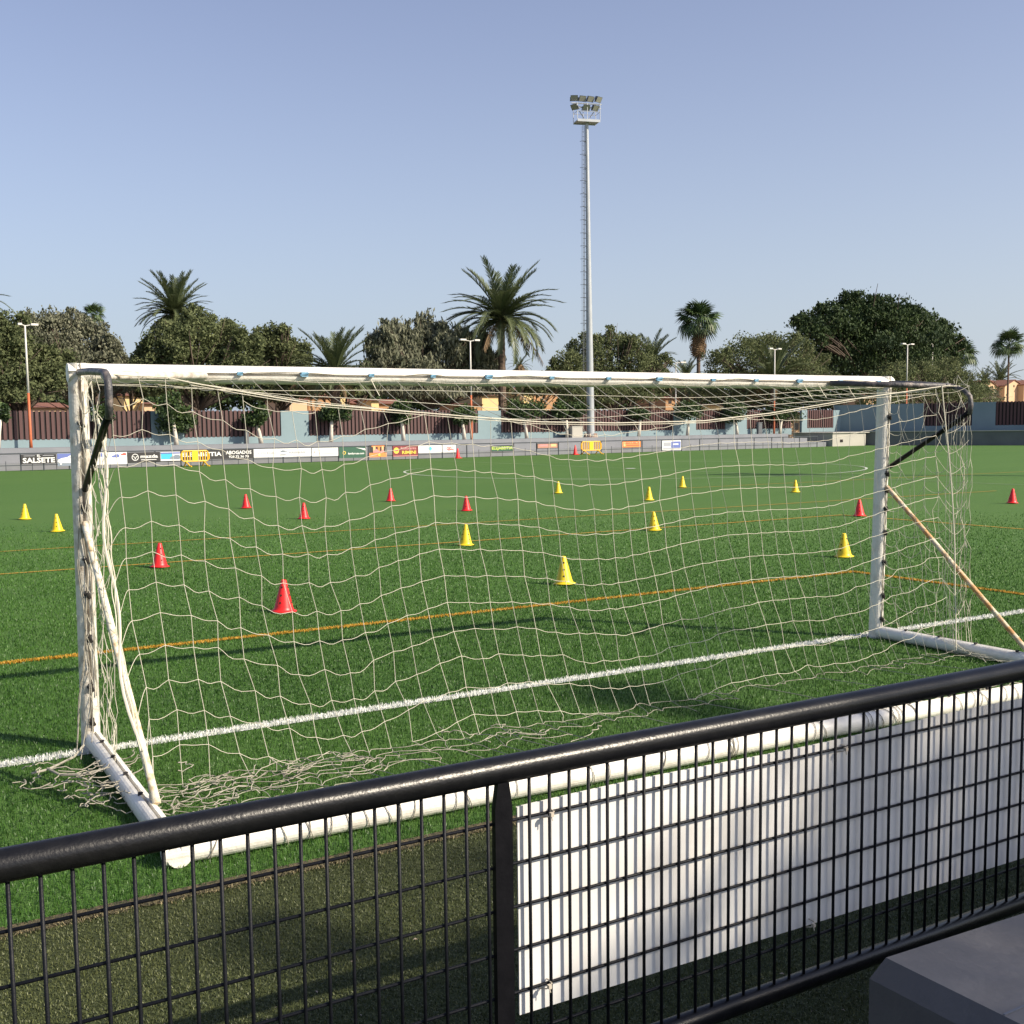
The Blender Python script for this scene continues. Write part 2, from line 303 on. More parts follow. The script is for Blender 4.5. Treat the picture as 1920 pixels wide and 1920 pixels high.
# side strip: short olive turf
x, y, r = field(330000, 2.0, 6.6, 0.9, -5.6, SEAM-0.03, 21, 0.05)
V = blades(x, y, np.full(len(x), 4.0), 0.012, 0.0030, 1.6, 22, -0.008)
to = np.clip(rng.normal(0.38, 0.3, len(x))+0.25*np.sin(x*2.3+y)*np.sin(y*3.1), 0, 1)
tag(tri_blades('short_turf_fibres', V, M_bladeo, to), 'short worn olive turf between the railing and the pitch', kind='stuff')
# seam
mb = MB(); xs = np.linspace(-2, 14, 500); V = []
for X in xs: j = 0.010*math.sin(X*31)+0.006*math.sin(X*73+1); V += [(X, SEAM-0.040+j, -0.004), (X, SEAM-0.012+j*.5, 0.004), (X, SEAM+0.02, 0.010)]
mb.add(V, [(3*i+k, 3*i+3+k, 3*i+4+k, 3*i+1+k) for i in range(499) for k in (0, 1)])
M_seam = mat('seam_soil', (0.040, 0.038, 0.020), 0.95, (0.12, 0.095, 0.05), 60, 0.9, 0.6, 200, sharp=(0.42, 0.6))
tag(obj('turf_seam', mb, M_seam), kind='structure')
n = 9000; xx = rng.random(n)**1.3*9; yy = SEAM-0.028+rng.normal(0, 0.018, n)
V = blades(xx, yy, np.full(n, 4.), 0.014, 0.004, 2.2, 31, -0.004)
M_crumb = mat('seam_fibre', (0.045, 0.045, 0.02), 0.9, (0.24, 0.20, 0.11), attr='tint', amt=1.0)
tag(tri_blades('seam_fibres', V, M_crumb, rng.random(n)), 'brown frayed fibres along the turf seam', kind='stuff')

# ================================================================== GOAL
GX, GY, GA, GW, GH = 1.1678, 0.0922, -0.0319, 6.1034, 2.1057
goal = thing('football_goal', 'white movable football goal with torn net standing on the white touchline', 'goal', (GX, GY, 0), rz=GA)
PR = []
for i in range(26):        # rounded profile with a slot that faces the back
    a = math.radians(100+i*(340/25)) if False else math.radians(-80+i*340/25-0)
    PR.append(a)
def slot_profile(ra, rb, sw=0.008, sd=0.034):
    """ellipse with a slot at angle -90 (back); returns (a,b)"""
    out = []; e = math.asin(sw/ra)
    for i in range(25):
        t = -math.pi/2+e+(2*math.pi-2*e)*i/24; out.append((ra*math.cos(t), rb*math.sin(t)))
    out += [(-sw*0.9, -rb+sd), (sw*0.9, -rb+sd)]
    return out
HB = GH-0.055
bot = {0: (-0.02, 0.0), 1: (GW-0.08, 0.0)}; topx = {0: 0.0, 1: GW-0.03}
for k in (0, 1):
    mb = MB(); mb.extr(slot_profile(0.050, 0.058), (bot[k][0], bot[k][1], 0.0), (topx[k], 0, GH-0.004), (1, 0, 0), (0, 1, 0))
    p = obj('post', mb, M_whited if k == 0 else M_white, goal)
    hk = [0.16, 0.35, 0.62, 0.86, 1.05, 1.20, 1.33, 1.78]
    for z in hk:
        t = z/GH; X = bot[k][0]*(1-t)+topx[k]*t; m2 = MB(); m2.tube([(X-0.012, -0.052, z), (X, -0.078, z+0.006), (X+0.012, -0.066, z-0.02)], 0.0095, 6)
        m2.box(X-0.012, X+0.012, -0.068, -0.045, z-0.02, z+0.02); obj('net_hook', m2, M_dark, p)
mb = MB(); mb.extr(slot_profile(0.052, 0.058), (-0.052, 0, HB), (GW+0.028, 0, HB), (0, 0, 1), (0, 1, 0)); cb = obj('crossbar', mb, M_white, goal)
def clip(parent, p, m, s=1.0):
    m2 = MB(); m2.box(p[0]-0.016*s, p[0]+0.016*s, p[1]-0.013*s, p[1]+0.006, p[2]-0.011*s, p[2]+0.011*s); m2.tube([(p[0]-0.02*s, p[1]-0.010, p[2]-0.006), (p[0]+0.018*s, p[1]-0.018*s, p[2]+0.007)], 0.005*s, 5)
    return obj('net_clip', m2, m, parent)
CL = [0.66, 0.86, 1.24, 1.66, 2.07, 2.46, 2.93, 3.38, 3.80, 4.28, 4.68, 5.1, 5.52, 5.93]
for i, u in enumerate(CL[1:]): clip(cb, (u, -0.066, HB+0.004), M_blue, 1.25 if i % 3 == 1 else 0.9)
# slack cord along the crossbar slot
P = []
for u in np.linspace(0.9, 5.9, 160): P.append((u, -0.062-0.004*math.sin(u*9), HB+0.004+0.013*max(0, math.sin(u*7.1+math.sin(u*3)))-0.002))
mb = MB(); mb.tube(P, 0.0028, 5); obj('lacing_cord', mb, M_netg, cb)
# ground frame
DEP = 1.967
for k in (0, 1):
    mb = MB(); X = bot[k][0]+0.01; mb.extr(slot_profile(0.050, 0.050), (X, -0.03, 0.052), (0.0 if k == 0 else GW-0.03, -DEP-0.05, 0.052), (1, 0, 0), (0, 0, -1)); 
    g = obj('ground_side_bar', mb, M_white, goal)
    for v in (-0.3, -0.62, -0.95, -1.3): clip(g, (X, v, 0.106), M_dark, 0.6)
mb = MB(); mb.extr(slot_profile(0.052, 0.052), (-0.055, -DEP, 0.054), (GW+0.05, -DEP, 0.054), (0, 1, 0), (0, 0, -1)); rb = obj('ground_rear_bar', mb, M_white, goal)
for i, u in enumerate(np.arange(0.12, GW, 0.34)): clip(rb, (u, -DEP+0.012, 0.112), M_blue if i in (0, 1, 5) else M_dark, 0.6)
# top arms, braces, stays
for k in (0, 1):
    X = topx[k]; s = 1 if k == 0 else -1
    arm = [(X, -0.05, 2.052), (X, -0.4, 2.040), (X, -0.72, 2.022), (X, -0.82, 2.014), (X, -0.875, 1.992), (X, -0.90, 1.95), (X, -0.898, 1.88), (X, -0.875, 1.795)]
    if k == 1: arm = [(X, -0.05, 2.048), (X, -0.3, 2.035), (X, -0.55, 2.012), (X, -0.66, 1.998), (X, -0.76, 1.965), (X, -0.815, 1.92), (X, -0.825, 1.86), (X, -0.815, 1.79)]
    mb = MB(); mb.tube(arm, 0.0185, 12); obj('curved_arm', mb, M_pipe, goal, smooth=True)
    mb = MB(); mb.tube([(X+s*0.66, -0.07, 2.040), (X, arm[3][1]+0.02, 2.001)], 0.021, 10); obj('corner_brace', mb, M_whited if k == 0 else M_pipe, goal, smooth=True)
    mb = MB(); mb.tube([(X, -0.872 if k == 0 else -0.812, 1.81), (X, -0.74, 1.76), (X, -0.07, 1.43 if k == 0 else 1.385)], 0.018, 10); obj('diagonal_brace', mb, M_black, goal, smooth=True)
    zt = 1.245 if k == 0 else 1.225; Xb = bot[k][0]+(X-bot[k][0])*zt/GH
    mb = MB(); mb.tube([(Xb, -0.06, zt), (Xb, -0.10, zt-0.03), (0.03 if k == 0 else GW-0.04, -1.46 if k == 0 else -1.38, 0.10)], 0.0185, 12); obj('diagonal_stay', mb, M_cream if k == 0 else M_rust, goal, smooth=True)
# ---- net
R0u = [0.0, 0.2, 0.5, 0.8, 1.1, 1.4, 1.7, 2.0, 2.3, 2.6, 2.9, 3.2, 3.5, 3.8, 4.1, 4.4, 4.7, 5.0, 5.3, 5.7, 6.1]
R0z = [1.86, 1.90, 1.81, 1.69, 1.67, 1.75, 1.81, 1.79, 1.76, 1.69, 1.68, 1.71, 1.75, 1.77, 1.77, 1.76, 1.77, 1.82, 1.87, 1.93, 1.96]
ROu = [0, 0.166, 0.304, 0.431, 0.692, 1.062, 1.542, 2.064, 2.458, 2.998, 3.669, 4.23, 5.011, 5.93, 6.1]
ROz = [2.012, 2.005, 2.001, 1.974, 1.93, 1.87, 1.832, 1.791, 1.763, 1.752, 1.76, 1.806, 1.903, 2.0, 2.0]
def rope_z(u): return float(np.interp(u, ROu, ROz))
def vback(u, z):
    vb = float(np.interp(u, [0, 1.5, 3, 6.1], [-1.2, -1.1, -1.05, -0.9])); t = max(0.0, min(1.0, (1.3-z)/1.3)); return -0.72+(vb+0.72)*t*t
def ucol(u0, z): return u0+(2.0-z)*(0.035+0.02*u0)*(1 if u0 < 4.6 else max(0.25, 1-(u0-4.6)*0.6))
STEP = 0.151; G0 = np.random.default_rng(5)
cols = [0.045+0.1285*k for k in range(46)]
bd = MB(); gd = MB(); node = {}
nr = 12
for c, u0 in enumerate(cols):
    pts = [(u0, -0.71, rope_z(u0))]; top = rope_z(u0)
    for j in range(4, 0, -1):
        z = float(np.interp(u0, R0u, R0z))+STEP*j
        if z < top-0.02: pts.append((u0, -0.715, z)); node[(c, -j)] = pts[-1]
    wob = G0.normal(0, 0.009, 20)
    for i in range(nr):
        zz = float(np.interp(ucol(u0, 1.0), R0u, R0z)) if False else None
        z = float(np.interp(u0, R0u, R0z))-STEP*i
        if i > 7: z += G0.normal(0, 0.008)
        if z >= top-0.005 and i == 0: node[(c, 0)] = (u0, -0.712, top); continue
        if z < 0.035: break
        uu = ucol(u0, z)+wob[i]; p = (uu, vback(uu, z)+G0.normal(0, 0.006), z); pts.append(p); node[(c, i)] = p
    last = pts[-1]; k = 0; v = last[1]-0.05; u = last[0]+0.01; i0 = len([q for q in node if q[0] == c and q[1] >= 0])
    vend = -1.66 if u0 < 0.9 else -1.45 if u0 < 2.2 else -1.28 if u0 < 3.5 else -1.1
    while v > vend:
        slack = 0.62 if u0 < 1.4 else 1.0
        p = (u+G0.normal(0, 0.018 if u0 < 2.5 else 0.010), v, 0.045+abs(G0.normal(0, 0.012))+(0.03 if v < -1.75 else 0)); pts.append(p); node[(c, 100+k)] = p; k += 1; v -= (0.13*slack)+G0.normal(0, 0.012)
    if u0 < 2.2 or c % 4 == 0: pts.append((pts[-1][0], -1.955, 0.115))
    # smooth-ish subdivision
    sub = []
    for a, b in zip(pts[:-1], pts[1:]):
        a, b = np.array(a), np.array(b); sub.append(a)
        if a[2] < 0.12: sub.append((a+b)/2+np.array([G0.normal(0, 0.010), 0, 0.004]))
    sub.append(np.array(pts[-1])); cut = next((k_ for k_, q_ in enumerate(sub) if q_[2] < 0.09), len(sub)-1)
    bd.tube(sub[:cut+1], 0.0016, 4, cap=False)
    if len(sub)-cut > 1: gd.tube(sub[cut:], 0.0020, 4, cap=False)
for i in list(range(-4, nr))+[100+q for q in range(13)]:
    run = []
    def flush():
        global run
        if len(run) > 1:
            P = [run[0]]
            for w_, (a, b) in enumerate(zip(run[:-1], run[1:])):
                pa = np.array(run[max(0, w_-1)]); pb = np.array(run[min(len(run)-1, w_+2)])
                a = np.array(a); b = np.array(b); L = np.linalg.norm(b-a)
                um = a[0]; sg = (0.018 if um < 1.3 else 0.007 if um < 3 else 0.004)*(0.5+G0.random()) if i < 100 else 0.0
                sg *= 1 if i >= 0 else 0.5
                for t in (0.2, 0.4, 0.6, 0.8):
                    q = 0.5*((2*a)+(b-pa)*t+(2*pa-5*a+4*b-pb)*t*t+(-pa+3*a-3*b+pb)*t**3); q[2] -= sg*math.sin(math.pi*t)**1.5
                    if i >= 100: q = q+np.array([0, 0.028*math.sin(t*3.1+a[0]*17), 0.006])
                    P.append(q)
                P.append(b)
            (bd if i < 100 else gd).tube(P, 0.0016 if i < 100 else 0.0020, 4, cap=False)
        run = []
    for c in range(len(cols)):
        if (c, i) in node: run.append(node[(c, i)])
        else: flush()
    flush()
# ties from the first columns to the left edge rope, and from the last to the right edge
def edgeL(z): return (0.0+0.02*math.sin(z*9), float(np.interp(z, [0.06, 0.3, 0.615, 0.85, 1.24, 1.5, 1.8], [-1.42, -1.30, -0.94, -0.80, -0.70, -0.65, -0.62])), z)
def edgeR(z): return (5.93+0.06*math.sin(z*2), float(np.interp(z, [0.05, 0.5, 1.0, 1.5, 2.0], [-0.86, -0.80, -0.77, -0.75, -0.72])), z)
for i in range(-2, nr):
    if (0, i) in node:
        n0 = np.array(node[(0, i)]); e = np.array(edgeL(max(0.08, n0[2]-0.12))); P = [e+(n0-e)*t+np.array([0, 0, 0.035*math.sin(math.pi*t)*t]) for t in np.linspace(0, 1, 8)]; bd.tube(P, 0.0016, 4, cap=False)
obj('back_net', bd, M_net, goal); obj('trailing_net', gd, M_netg, goal)
mb = MB()
mb.tube([(-0.0, -0.80, 2.01)]+[(u, -0.715, z) for u, z in zip(ROu[1:-1], ROz[1:-1])]+[(GW, -0.70, 2.0)], 0.0034, 6)
mb.tube([(u, -0.715-0.004, z-0.012) for u, z in zip(ROu[3:-2], ROz[3:-2])], 0.002, 5); obj('head_rope', mb, M_net, goal)
mb = MB(); mb.tube([edgeR(z) for z in np.linspace(2.0, 0.05, 28)], 0.0048, 6); obj('edge_rope', mb, M_net, goal)
mb = MB(); mb.tube([edgeL(z) for z in np.linspace(1.80, 0.06, 28)], 0.0075, 6)
for q in (0, 1): mb.tube([(0.004*math.sin(t*31+q)+0.012*q, edgeL(t)[1]+0.006*math.cos(t*27+q*2), t) for t in np.linspace(1.55, 0.3, 60)], 0.0032, 5)
obj('edge_rope', mb, M_net, goal)
# roof net: rows parallel to the crossbar, cords running back to the head rope
rf = MB(); NV = 4
def roof(u, t):
    zt = 2.03; zr = rope_z(u); return (u+0.05*t, -0.06-0.655*t, zt+(zr-zt)*t-0.06*math.sin(math.pi*t)*(0.35+0.5*abs(math.sin(u*0.8+0.4))))
for c, u0 in enumerate(cols): rf.tube([roof(u0-0.02, t) for t in np.linspace(0, 1, 9)], 0.0017, 4, cap=False)
for j in range(0, NV):
    t = j/NV; P = []
    for u in np.linspace(0.05, 6.0, 140):
        q = list(roof(u, t)); q[2] -= (0.02 if j == 0 else 0.022*math.sin(u*1.7+j*1.3))*(abs(math.sin(u*3.4)) if j == 0 else 1); P.append(q)
    rf.tube(P, 0.0017, 4, cap=False)
for u in (1.66, 5.15, 5.3, 5.45, 5.6): rf.tube([(u, -0.065, 2.03), (u+0.02, -0.09, 1.97), (u+0.03, -0.12, 1.93)], 0.003, 4, cap=False)
obj('roof_net', rf, M_net, goal)
# side nets
def side(name, X, vs, edge, rows, skew, sag, seed, slackn, m, x1=None):
    g = np.random.default_rng(seed); sn = MB(); N = {}
    for c, v in enumerate(vs):
        P = []
        for i in range(rows):
            z = 1.93-i*0.152+skew*(-v)*0.35+g.normal(0, 0.012)-0.07*(c % 2); z = max(0.03, z); t = c/(len(vs)-1)
            xx = X+(0 if x1 is None else (x1-X)*t**2)+g.normal(0, slackn); vv = v*(1+0.10*(1.9-z)*(0.5 if x1 is None else 0.1))+g.normal(0, slackn*1.4)
            N[(c, i)] = np.array((xx, vv, z)); P.append(N[(c, i)])
        P = [np.array((X, v*0.9, 2.02))]+P; Q = []
        for a, b in zip(P[:-1], P[1:]): Q += [a, (a+b)/2+np.array([g.normal(0, slackn), g.normal(0, slackn*1.3), 0])]
        Q += [P[-1], np.array((X-0.03, P[-1][1]-0.05, 0.03))]; sn.tube(Q, 0.0017, 4, cap=False)
    for i in range(rows):
        for c in range(len(vs)-1):
            if g.random() < 0.12: continue
            a, b = N[(c, i)], N[(c+1, i)]; s = sag*(0.5+g.random())
            sn.tube([a+(b-a)*t-np.array([0, 0, s*4*t*(1-t)]) for t in (0, 0.25, 0.5, 0.75, 1)], 0.0017, 4, cap=False)
        a = np.array((bot[0][0] if X < 3 else bot[1][0], -0.065, N[(0, i)][2]+0.04)); b = N[(0, i)]
        sn.tube([a+(b-a)*t-np.array([0, 0, 0.03*4*t*(1-t)]) for t in (0, 0.25, 0.5, 0.75, 1)], 0.0017, 4, cap=False)
    return obj(name, sn, m, goal)
side('left_side_net', 0.0, [-0.15, -0.27, -0.37, -0.45, -0.51, -0.56, -0.60], None, 13, 0, 0.075, 3, 0.014, M_net)
side('right_side_net', GW-0.01, [-0.14, -0.27, -0.39, -0.50, -0.60, -0.68, -0.73, -0.77, -0.80], None, 13, 0.55, 0.03, 4, 0.013, M_net)
# bridging cords from the right edge rope to the arm side, drawn up towards the bend
sn = MB(); g = np.random.default_rng(9)
for i in range(12):
    z = 1.95-0.15*i; a = np.array(edgeR(z)); b = np.array((GW-0.01, -0.79-0.01*(i % 2), min(2.0, z+0.10)))
    sn.tube([a+(b-a)*t-np.array([0, 0, 0.02*4*t*(1-t)]) for t in np.linspace(0, 1, 6)], 0.0016, 4, cap=False)
    cc = (45, i-1)
    if cc in node:
        a2 = np.array(node[cc]); sn.tube([a2+(a-a2)*t-np.array([0, 0, 0.012*4*t*(1-t)]) for t in np.linspace(0, 1, 5)], 0.0016, 4, cap=False)
for q in range(7): 
    P = [(GW-0.02-0.02*q, -0.79+0.012*q+0.006*math.sin(z*7+q), z) for z in np.linspace(1.79, 0.10, 24)]
    P += [(GW-0.1-0.02*q+g.normal(0, .03), -0.88-0.03*q, 0.05), (GW-0.15+g.normal(0, .05), -1.05-0.04*q, 0.04), (GW-0.2+g.normal(0, .08), -1.25-0.03*q, 0.045)]; sn.tube(P, 0.0016, 4, cap=False)
obj('corner_net', sn, M_net, goal)
# loose heaps of net on the ground
def heap(cx, cy, sx, sy, n, seed, L=14, zmax=0.06, r=0.0026):
    g = np.random.default_rng(seed); mb = MB()
    for i in range(n):
        a = g.random()*6.28; p = np.array([cx+g.normal(0, sx), cy+g.normal(0, sy), 0.045+abs(g.normal(0, zmax*0.4))]); P = [p.copy()]
        for k in range(L):
            a += g.normal(0, 0.75); p = p+np.array([math.cos(a)*0.028, math.sin(a)*0.028, g.normal(0, 0.008)]); p[2] = min(max(p[2], 0.036), zmax+0.03)
            p[0] += (cx-p[0])*0.03; p[1] += (cy-p[1])*0.03; P.append(p.copy())
        mb.tube(P, r, 4, cap=False)
    mb.heap = True; return mb
tag(obj('net_heap', heap(0.35, -1.25, 0.22, 0.14, 20, 1), M_netg, goal), kind='stuff')
tag(obj('net_heap', heap(0.95, -1.15, 0.28, 0.09, 12, 2, zmax=0.05), M_netg, goal), kind='stuff')
tag(obj('net_heap', heap(1.9, -1.1, 0.35, 0.06, 5, 6, zmax=0.04), M_netg, goal), kind='stuff')
tag(obj('net_heap', heap(-0.15, -0.72, 0.13, 0.14, 16, 3), M_netg, goal), kind='stuff')
hb = heap(-0.12, -1.0, 0.06, 0.16, 14, 5)
hb.tube([(-0.10, -0.30, 0.10), (-0.16, -0.36, 0.06), (-0.24, -0.42, 0.05), (-0.30, -0.47, 0.045), (-0.38, -0.50, 0.045)], 0.006, 6)
hb.tube([(-0.30, -0.47, 0.05), (-0.26, -0.60, 0.045), (-0.18, -0.66, 0.05), (-0.08, -0.68, 0.06)], 0.007, 6)
tag(obj('net_heap', hb, M_netg, goal), kind='stuff')
# strands tangled down the left post
tb = MB(); g = np.random.default_rng(12)
for q in range(5):
    z0 = 0.9+g.random()*1.0 if q < 6 else 0.45+g.random()*0.6; P = []; ph = g.random()*6; off = g.normal(0, 0.028); dep = -0.060-g.random()*0.02
    for t in np.linspace(0, 1, 14):
        z = z0*(1-t)+0.05; f = max(0, (0.45-z)/0.45); P.append((bot[0][0]+off+0.012*math.sin(ph+z*9)-f*(0.07+0.05*math.sin(q)), dep-f*0.18*(q % 3), z))
    tb.tube(P, 0.0024, 4, cap=False)
for q in range(3): tb.tube([(0.01+0.004*math.sin(z*20+q), -0.066, z) for z in np.linspace(1.95, 0.3, 40)], 0.003, 4)
obj('post_lacing', tb, M_netg, goal)
tb = MB()
for q in range(2): tb.tube([(bot[1][0]+(topx[1]-bot[1][0])*z/GH+0.008*math.sin(z*18+q*2), -0.066, z) for z in np.linspace(2.0, 0.06, 50)], 0.0026, 4)
obj('post_lacing', tb, M_netg, goal)
# loops of cord round the rear bar
lb = MB(); g = np.random.default_rng(14)
for q in range(46):
    u = 0.1+5.9*g.random(); tl = g.normal(0, 0.05); a0 = g.random()*2
    P = [(u+tl*t/3, -DEP+0.058*math.cos(a0+t), 0.054+0.058*math.sin(a0+t)) for t in np.linspace(-0.2, 3.2+g.random(), 10)]
    lb.tube(P, 0.0024, 4, cap=False)
for q in range(3): lb.tube([(u, -DEP+0.055+0.03*math.sin(u*5+q)*math.sin(u*11), 0.085+0.03*math.sin(u*7+q*2)) for u in np.linspace(0.1, 5.9, 220)], 0.0028, 4, cap=False)
obj('rear_bar_lacing', lb, M_netg, goal)

# ================================================================== NEAR RAILING
FY = -4.207; DX = 0.0547; DZ = 0.1025
rail = thing('pitch_railing', 'black railing of thick top tube and wire grid across the foreground', 'railing', (0, FY, 0))
X0r, X1r = -0.6, 4.6
mb = MB(); mb.tube([(x, 0, 0.968+0.0015*math.sin(x*2.0)) for x in np.linspace(X0r, X1r, 40)], 0.0312, 28); obj('top_rail', mb, M_rail, rail, smooth=True)
mb = MB(); mb.tube([(X0r, 0, 0.215), (X1r, 0, 0.215)], 0.0265, 20); obj('bottom_rail', mb, M_rail, rail, smooth=True)
mb = MB(); mb.tube([(0, -0.006, 0.205), (0, -0.006, 0.945)], 0.0041, 8); vb = mb.mesh('upright_wire', M_wire, True)
x = 0.283-DX*16; k = 0
while x < X1r:
    if not (1.215 < x < 1.292) and abs(x-3.74) > 0.02: o = link('upright_wire', vb, rail, (x, 0, 0))
    x += DX
mb = MB(); mb.tube([(X0r, 0, 0), (X1r, 0, 0)], 0.0038, 8); hm = mb.mesh('cross_wire', M_wire, True)
for i in range(-1, 7): link('cross_wire', hm, rail, (0, 0.001, 0.846-DZ*i-(0.0 if i >= 0 else -0.0)))
for X in (-1.0, 1.248, 3.74):
    mb = MB(); V = []
    for z, h in ((0.0, 0.0225), (0.885, 0.0225), (0.952, 0.013)):
        for (a, b) in ((-h, -0.012), (h, -0.012), (h*1.0, 0.004), (-h*1.0, 0.004)): V.append((X+a, b-0.006, z))
    mb.add(V, [(0, 1, 5, 4), (1, 2, 6, 5), (2, 3, 7, 6), (3, 0, 4, 7), (4, 5, 9, 8), (5, 6, 10, 9), (6, 7, 11, 10), (7, 4, 8, 11), (8, 9, 10, 11), (3, 2, 1, 0)])
    obj('rail_post', mb, M_black, rail)
board = thing('white_board', 'blank white advertising board tied behind the black wire railing', 'board', (1.30, FY+0.0085, 0))
mb = MB(); nx, nz = 60, 10; Lb = 3.2
for side_ in (0, 1):
    V = []
    for j in range(nz+1):
        for i in range(nx+1):
            x = Lb*i/nx; zt = 0.871+0.004*math.sin(x*5); zb = 0.373-0.011*x
            z = zb+(zt-zb)*j/nz; V.append((x, 0.004*side_+0.0015*(1+math.sin(x*2.6)*math.sin(j/nz*3.1)), z))
    fc = [(j*(nx+1)+i, j*(nx+1)+i+1, (j+1)*(nx+1)+i+1, (j+1)*(nx+1)+i) for j in range(nz) for i in range(nx)]
    mb.add(V, fc if side_ == 0 else [f[::-1] for f in fc])
obj('board_sheet', mb, M_board, board, smooth=True)
for X, Z in ((0.075, 0.846), (0.065, 0.436), (1.035, 0.846), (0.92, 0.375), (2.1, 0.846)):
    mb = MB(); mb.tube([(X-0.012, 0.0, Z-0.012), (X-0.006, -0.024, Z-0.004), (X+0.008, -0.025, Z+0.006), (X+0.010, 0.0, Z+0.006)], 0.0017, 6); mb.tube([(X, -0.024, Z), (X+0.002, -0.028, Z-0.014)], 0.0014, 5); mb.box(X-0.004, X+0.004, -0.031, -0.022, Z-0.004, Z+0.005)
    obj('cable_tie', mb, M_tie, board)
# concrete bench block
blk = thing('concrete_block', 'grey painted concrete block with chamfered edge in front of the railing', 'concrete block', (2.068, -4.562, 0))
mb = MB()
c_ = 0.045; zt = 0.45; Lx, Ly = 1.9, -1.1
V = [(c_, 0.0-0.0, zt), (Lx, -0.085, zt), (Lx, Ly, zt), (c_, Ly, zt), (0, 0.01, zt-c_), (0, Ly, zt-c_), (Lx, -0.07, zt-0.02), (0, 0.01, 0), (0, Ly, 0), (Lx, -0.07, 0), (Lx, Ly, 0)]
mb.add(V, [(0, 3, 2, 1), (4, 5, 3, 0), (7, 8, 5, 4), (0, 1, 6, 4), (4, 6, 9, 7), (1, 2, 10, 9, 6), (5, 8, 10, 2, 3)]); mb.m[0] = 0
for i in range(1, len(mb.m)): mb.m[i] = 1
obj('block_body', mb, [M_conc, M_conc_shade], blk)
mb = MB(); mb.box(c_+0.002, Lx, -0.322, -0.317, zt+0.0005, zt+0.003); obj('joint_strip', mb, M_terr, blk)
# dry leaves
V = []; g = np.random.default_rng(40); N_ = 130
cx = np.where(np.arange(N_) < 60, g.normal(1.95, 0.13, N_), g.random(N_)*3.6+0.4); cy = np.where(np.arange(N_) < 60, g.normal(-4.33, 0.06, N_), g.random(N_)*1.6-4.6)
sz = np.where(np.arange(N_) < 60, 0.012, 0.006)
for i in range(N_):
    a = g.random()*6.28; b = a+1.57; l = sz[i]*(0.5+g.random()); q = l*0.4; z = 0.008; c = np.array([cx[i], cy[i], z]); d1 = np.array([math.cos(a), math.sin(a), 0.2*g.normal()]); d2 = np.array([math.cos(b), math.sin(b), 0.3*g.normal()])
    V.append([c-d1*l, c+d2*q+(0, 0, 0.003), c+d1*l, c-d2*q+(0, 0, 0.003)])
tag(bigmesh('leaf_litter', np.array(V), 4, [(0, 1, 2, 3)], M_dleaf), 'pale dry leaf scraps scattered by the concrete block', kind='stuff')

# ================================================================== CONES
def cone_mesh(hole):
    mb = MB(); prof = [(0.124, 0.0), (0.126, 0.006), (0.104, 0.012), (0.094, 0.024), (0.087, 0.045), (0.026, 0.292), (0.022, 0.302), (0.016, 0.304), (0.014, 0.296)]
    mb.lathe(prof, 28); return mb
cy_ = cone_mesh(0).mesh('cone_body', M_yel, True); cr_ = cone_mesh(0).mesh('cone_body', M_red, True)
def hole_mesh():
    mb = MB(); 
    for a in range(4):
        for z in (0.09, 0.16, 0.235):
            r = 0.088+(0.026-0.088)*(z-0.045)/0.247+0.0012; t = a*math.pi/2+0.6; c = np.array([r*math.cos(t), r*math.sin(t), z]); X = np.array([-math.sin(t), math.cos(t), 0]); Z = np.array([-0.24*math.cos(t), -0.24*math.sin(t), 0.97])
            V = [c+0.0098*(X*math.cos(q)+Z*math.sin(q)) for q in np.linspace(0, 2*math.pi, 13)[:-1]]; mb.add(V, [tuple(range(12))])
    return mb.mesh('holes', M_hole)
hm_ = hole_mesh()
CONES = [
 (3.30, 18.13, 'y', 'leftmost yellow cone, farther of the two left of the goal'), (3.36, 14.70, 'y', 'yellow cone left of the goal, nearer the left post'),
 (7.91, 18.30, 'r', 'small red cone beyond the net, directly above the nearest red cone'), (7.86, 14.58, 'r', 'red cone just right of the nearest red cone and far behind it'),
 (11.45, 18.31, 'r', 'farthest red cone in the middle left of the net'), (11.36, 14.37, 'r', 'red cone behind and above the yellow cone on the yellow line'),
 (3.54, 8.28, 'r', 'red cone standing on the thin yellow line by the left post'), (3.63, 3.93, 'r', 'largest red cone, nearest to the goal'),
 (16.25, 18.30, 'y', 'small yellow cone above the nearest yellow cone'), (16.31, 14.56, 'y', 'yellow cone right above the middle yellow cone, beside a farther one'),
 (20.38, 18.27, 'y', 'farthest yellow cone seen through the middle of the net'), (21.01, 14.57, 'y', 'small yellow cone beyond the net, short of the right post'),
 (11.63, 8.42, 'y', 'yellow cone on the thin yellow line right of centre'), (7.98, 8.25, 'y', 'yellow cone on the thin yellow line below a red cone in the middle'),
 (6.86, 3.95, 'y', 'nearest yellow cone, close behind the thick yellow line at the centre'), (11.22, 3.94, 'y', 'yellow cone near the corner of the thick yellow line by the right post'),
 (16.43, 8.36, 'r', 'red cone just left of the right goal post'), (21.42, 8.68, 'r', 'red cone alone at the right edge beyond the goal')]
for i, (x, y, c, lab) in enumerate(CONES):
    o = thing('training_cone', lab, 'cone', (x, y, 0.012), 'training cones spread on the turf', rz=0.7*i)
    o.rotation_euler = (0.03*math.sin(i*5.1), 0.03*math.cos(i*3.7), 0.7*i)
    link('cone_body', cy_ if c == 'y' else cr_, o); tag(link('hole_row', hm_, o), kind='stuff')

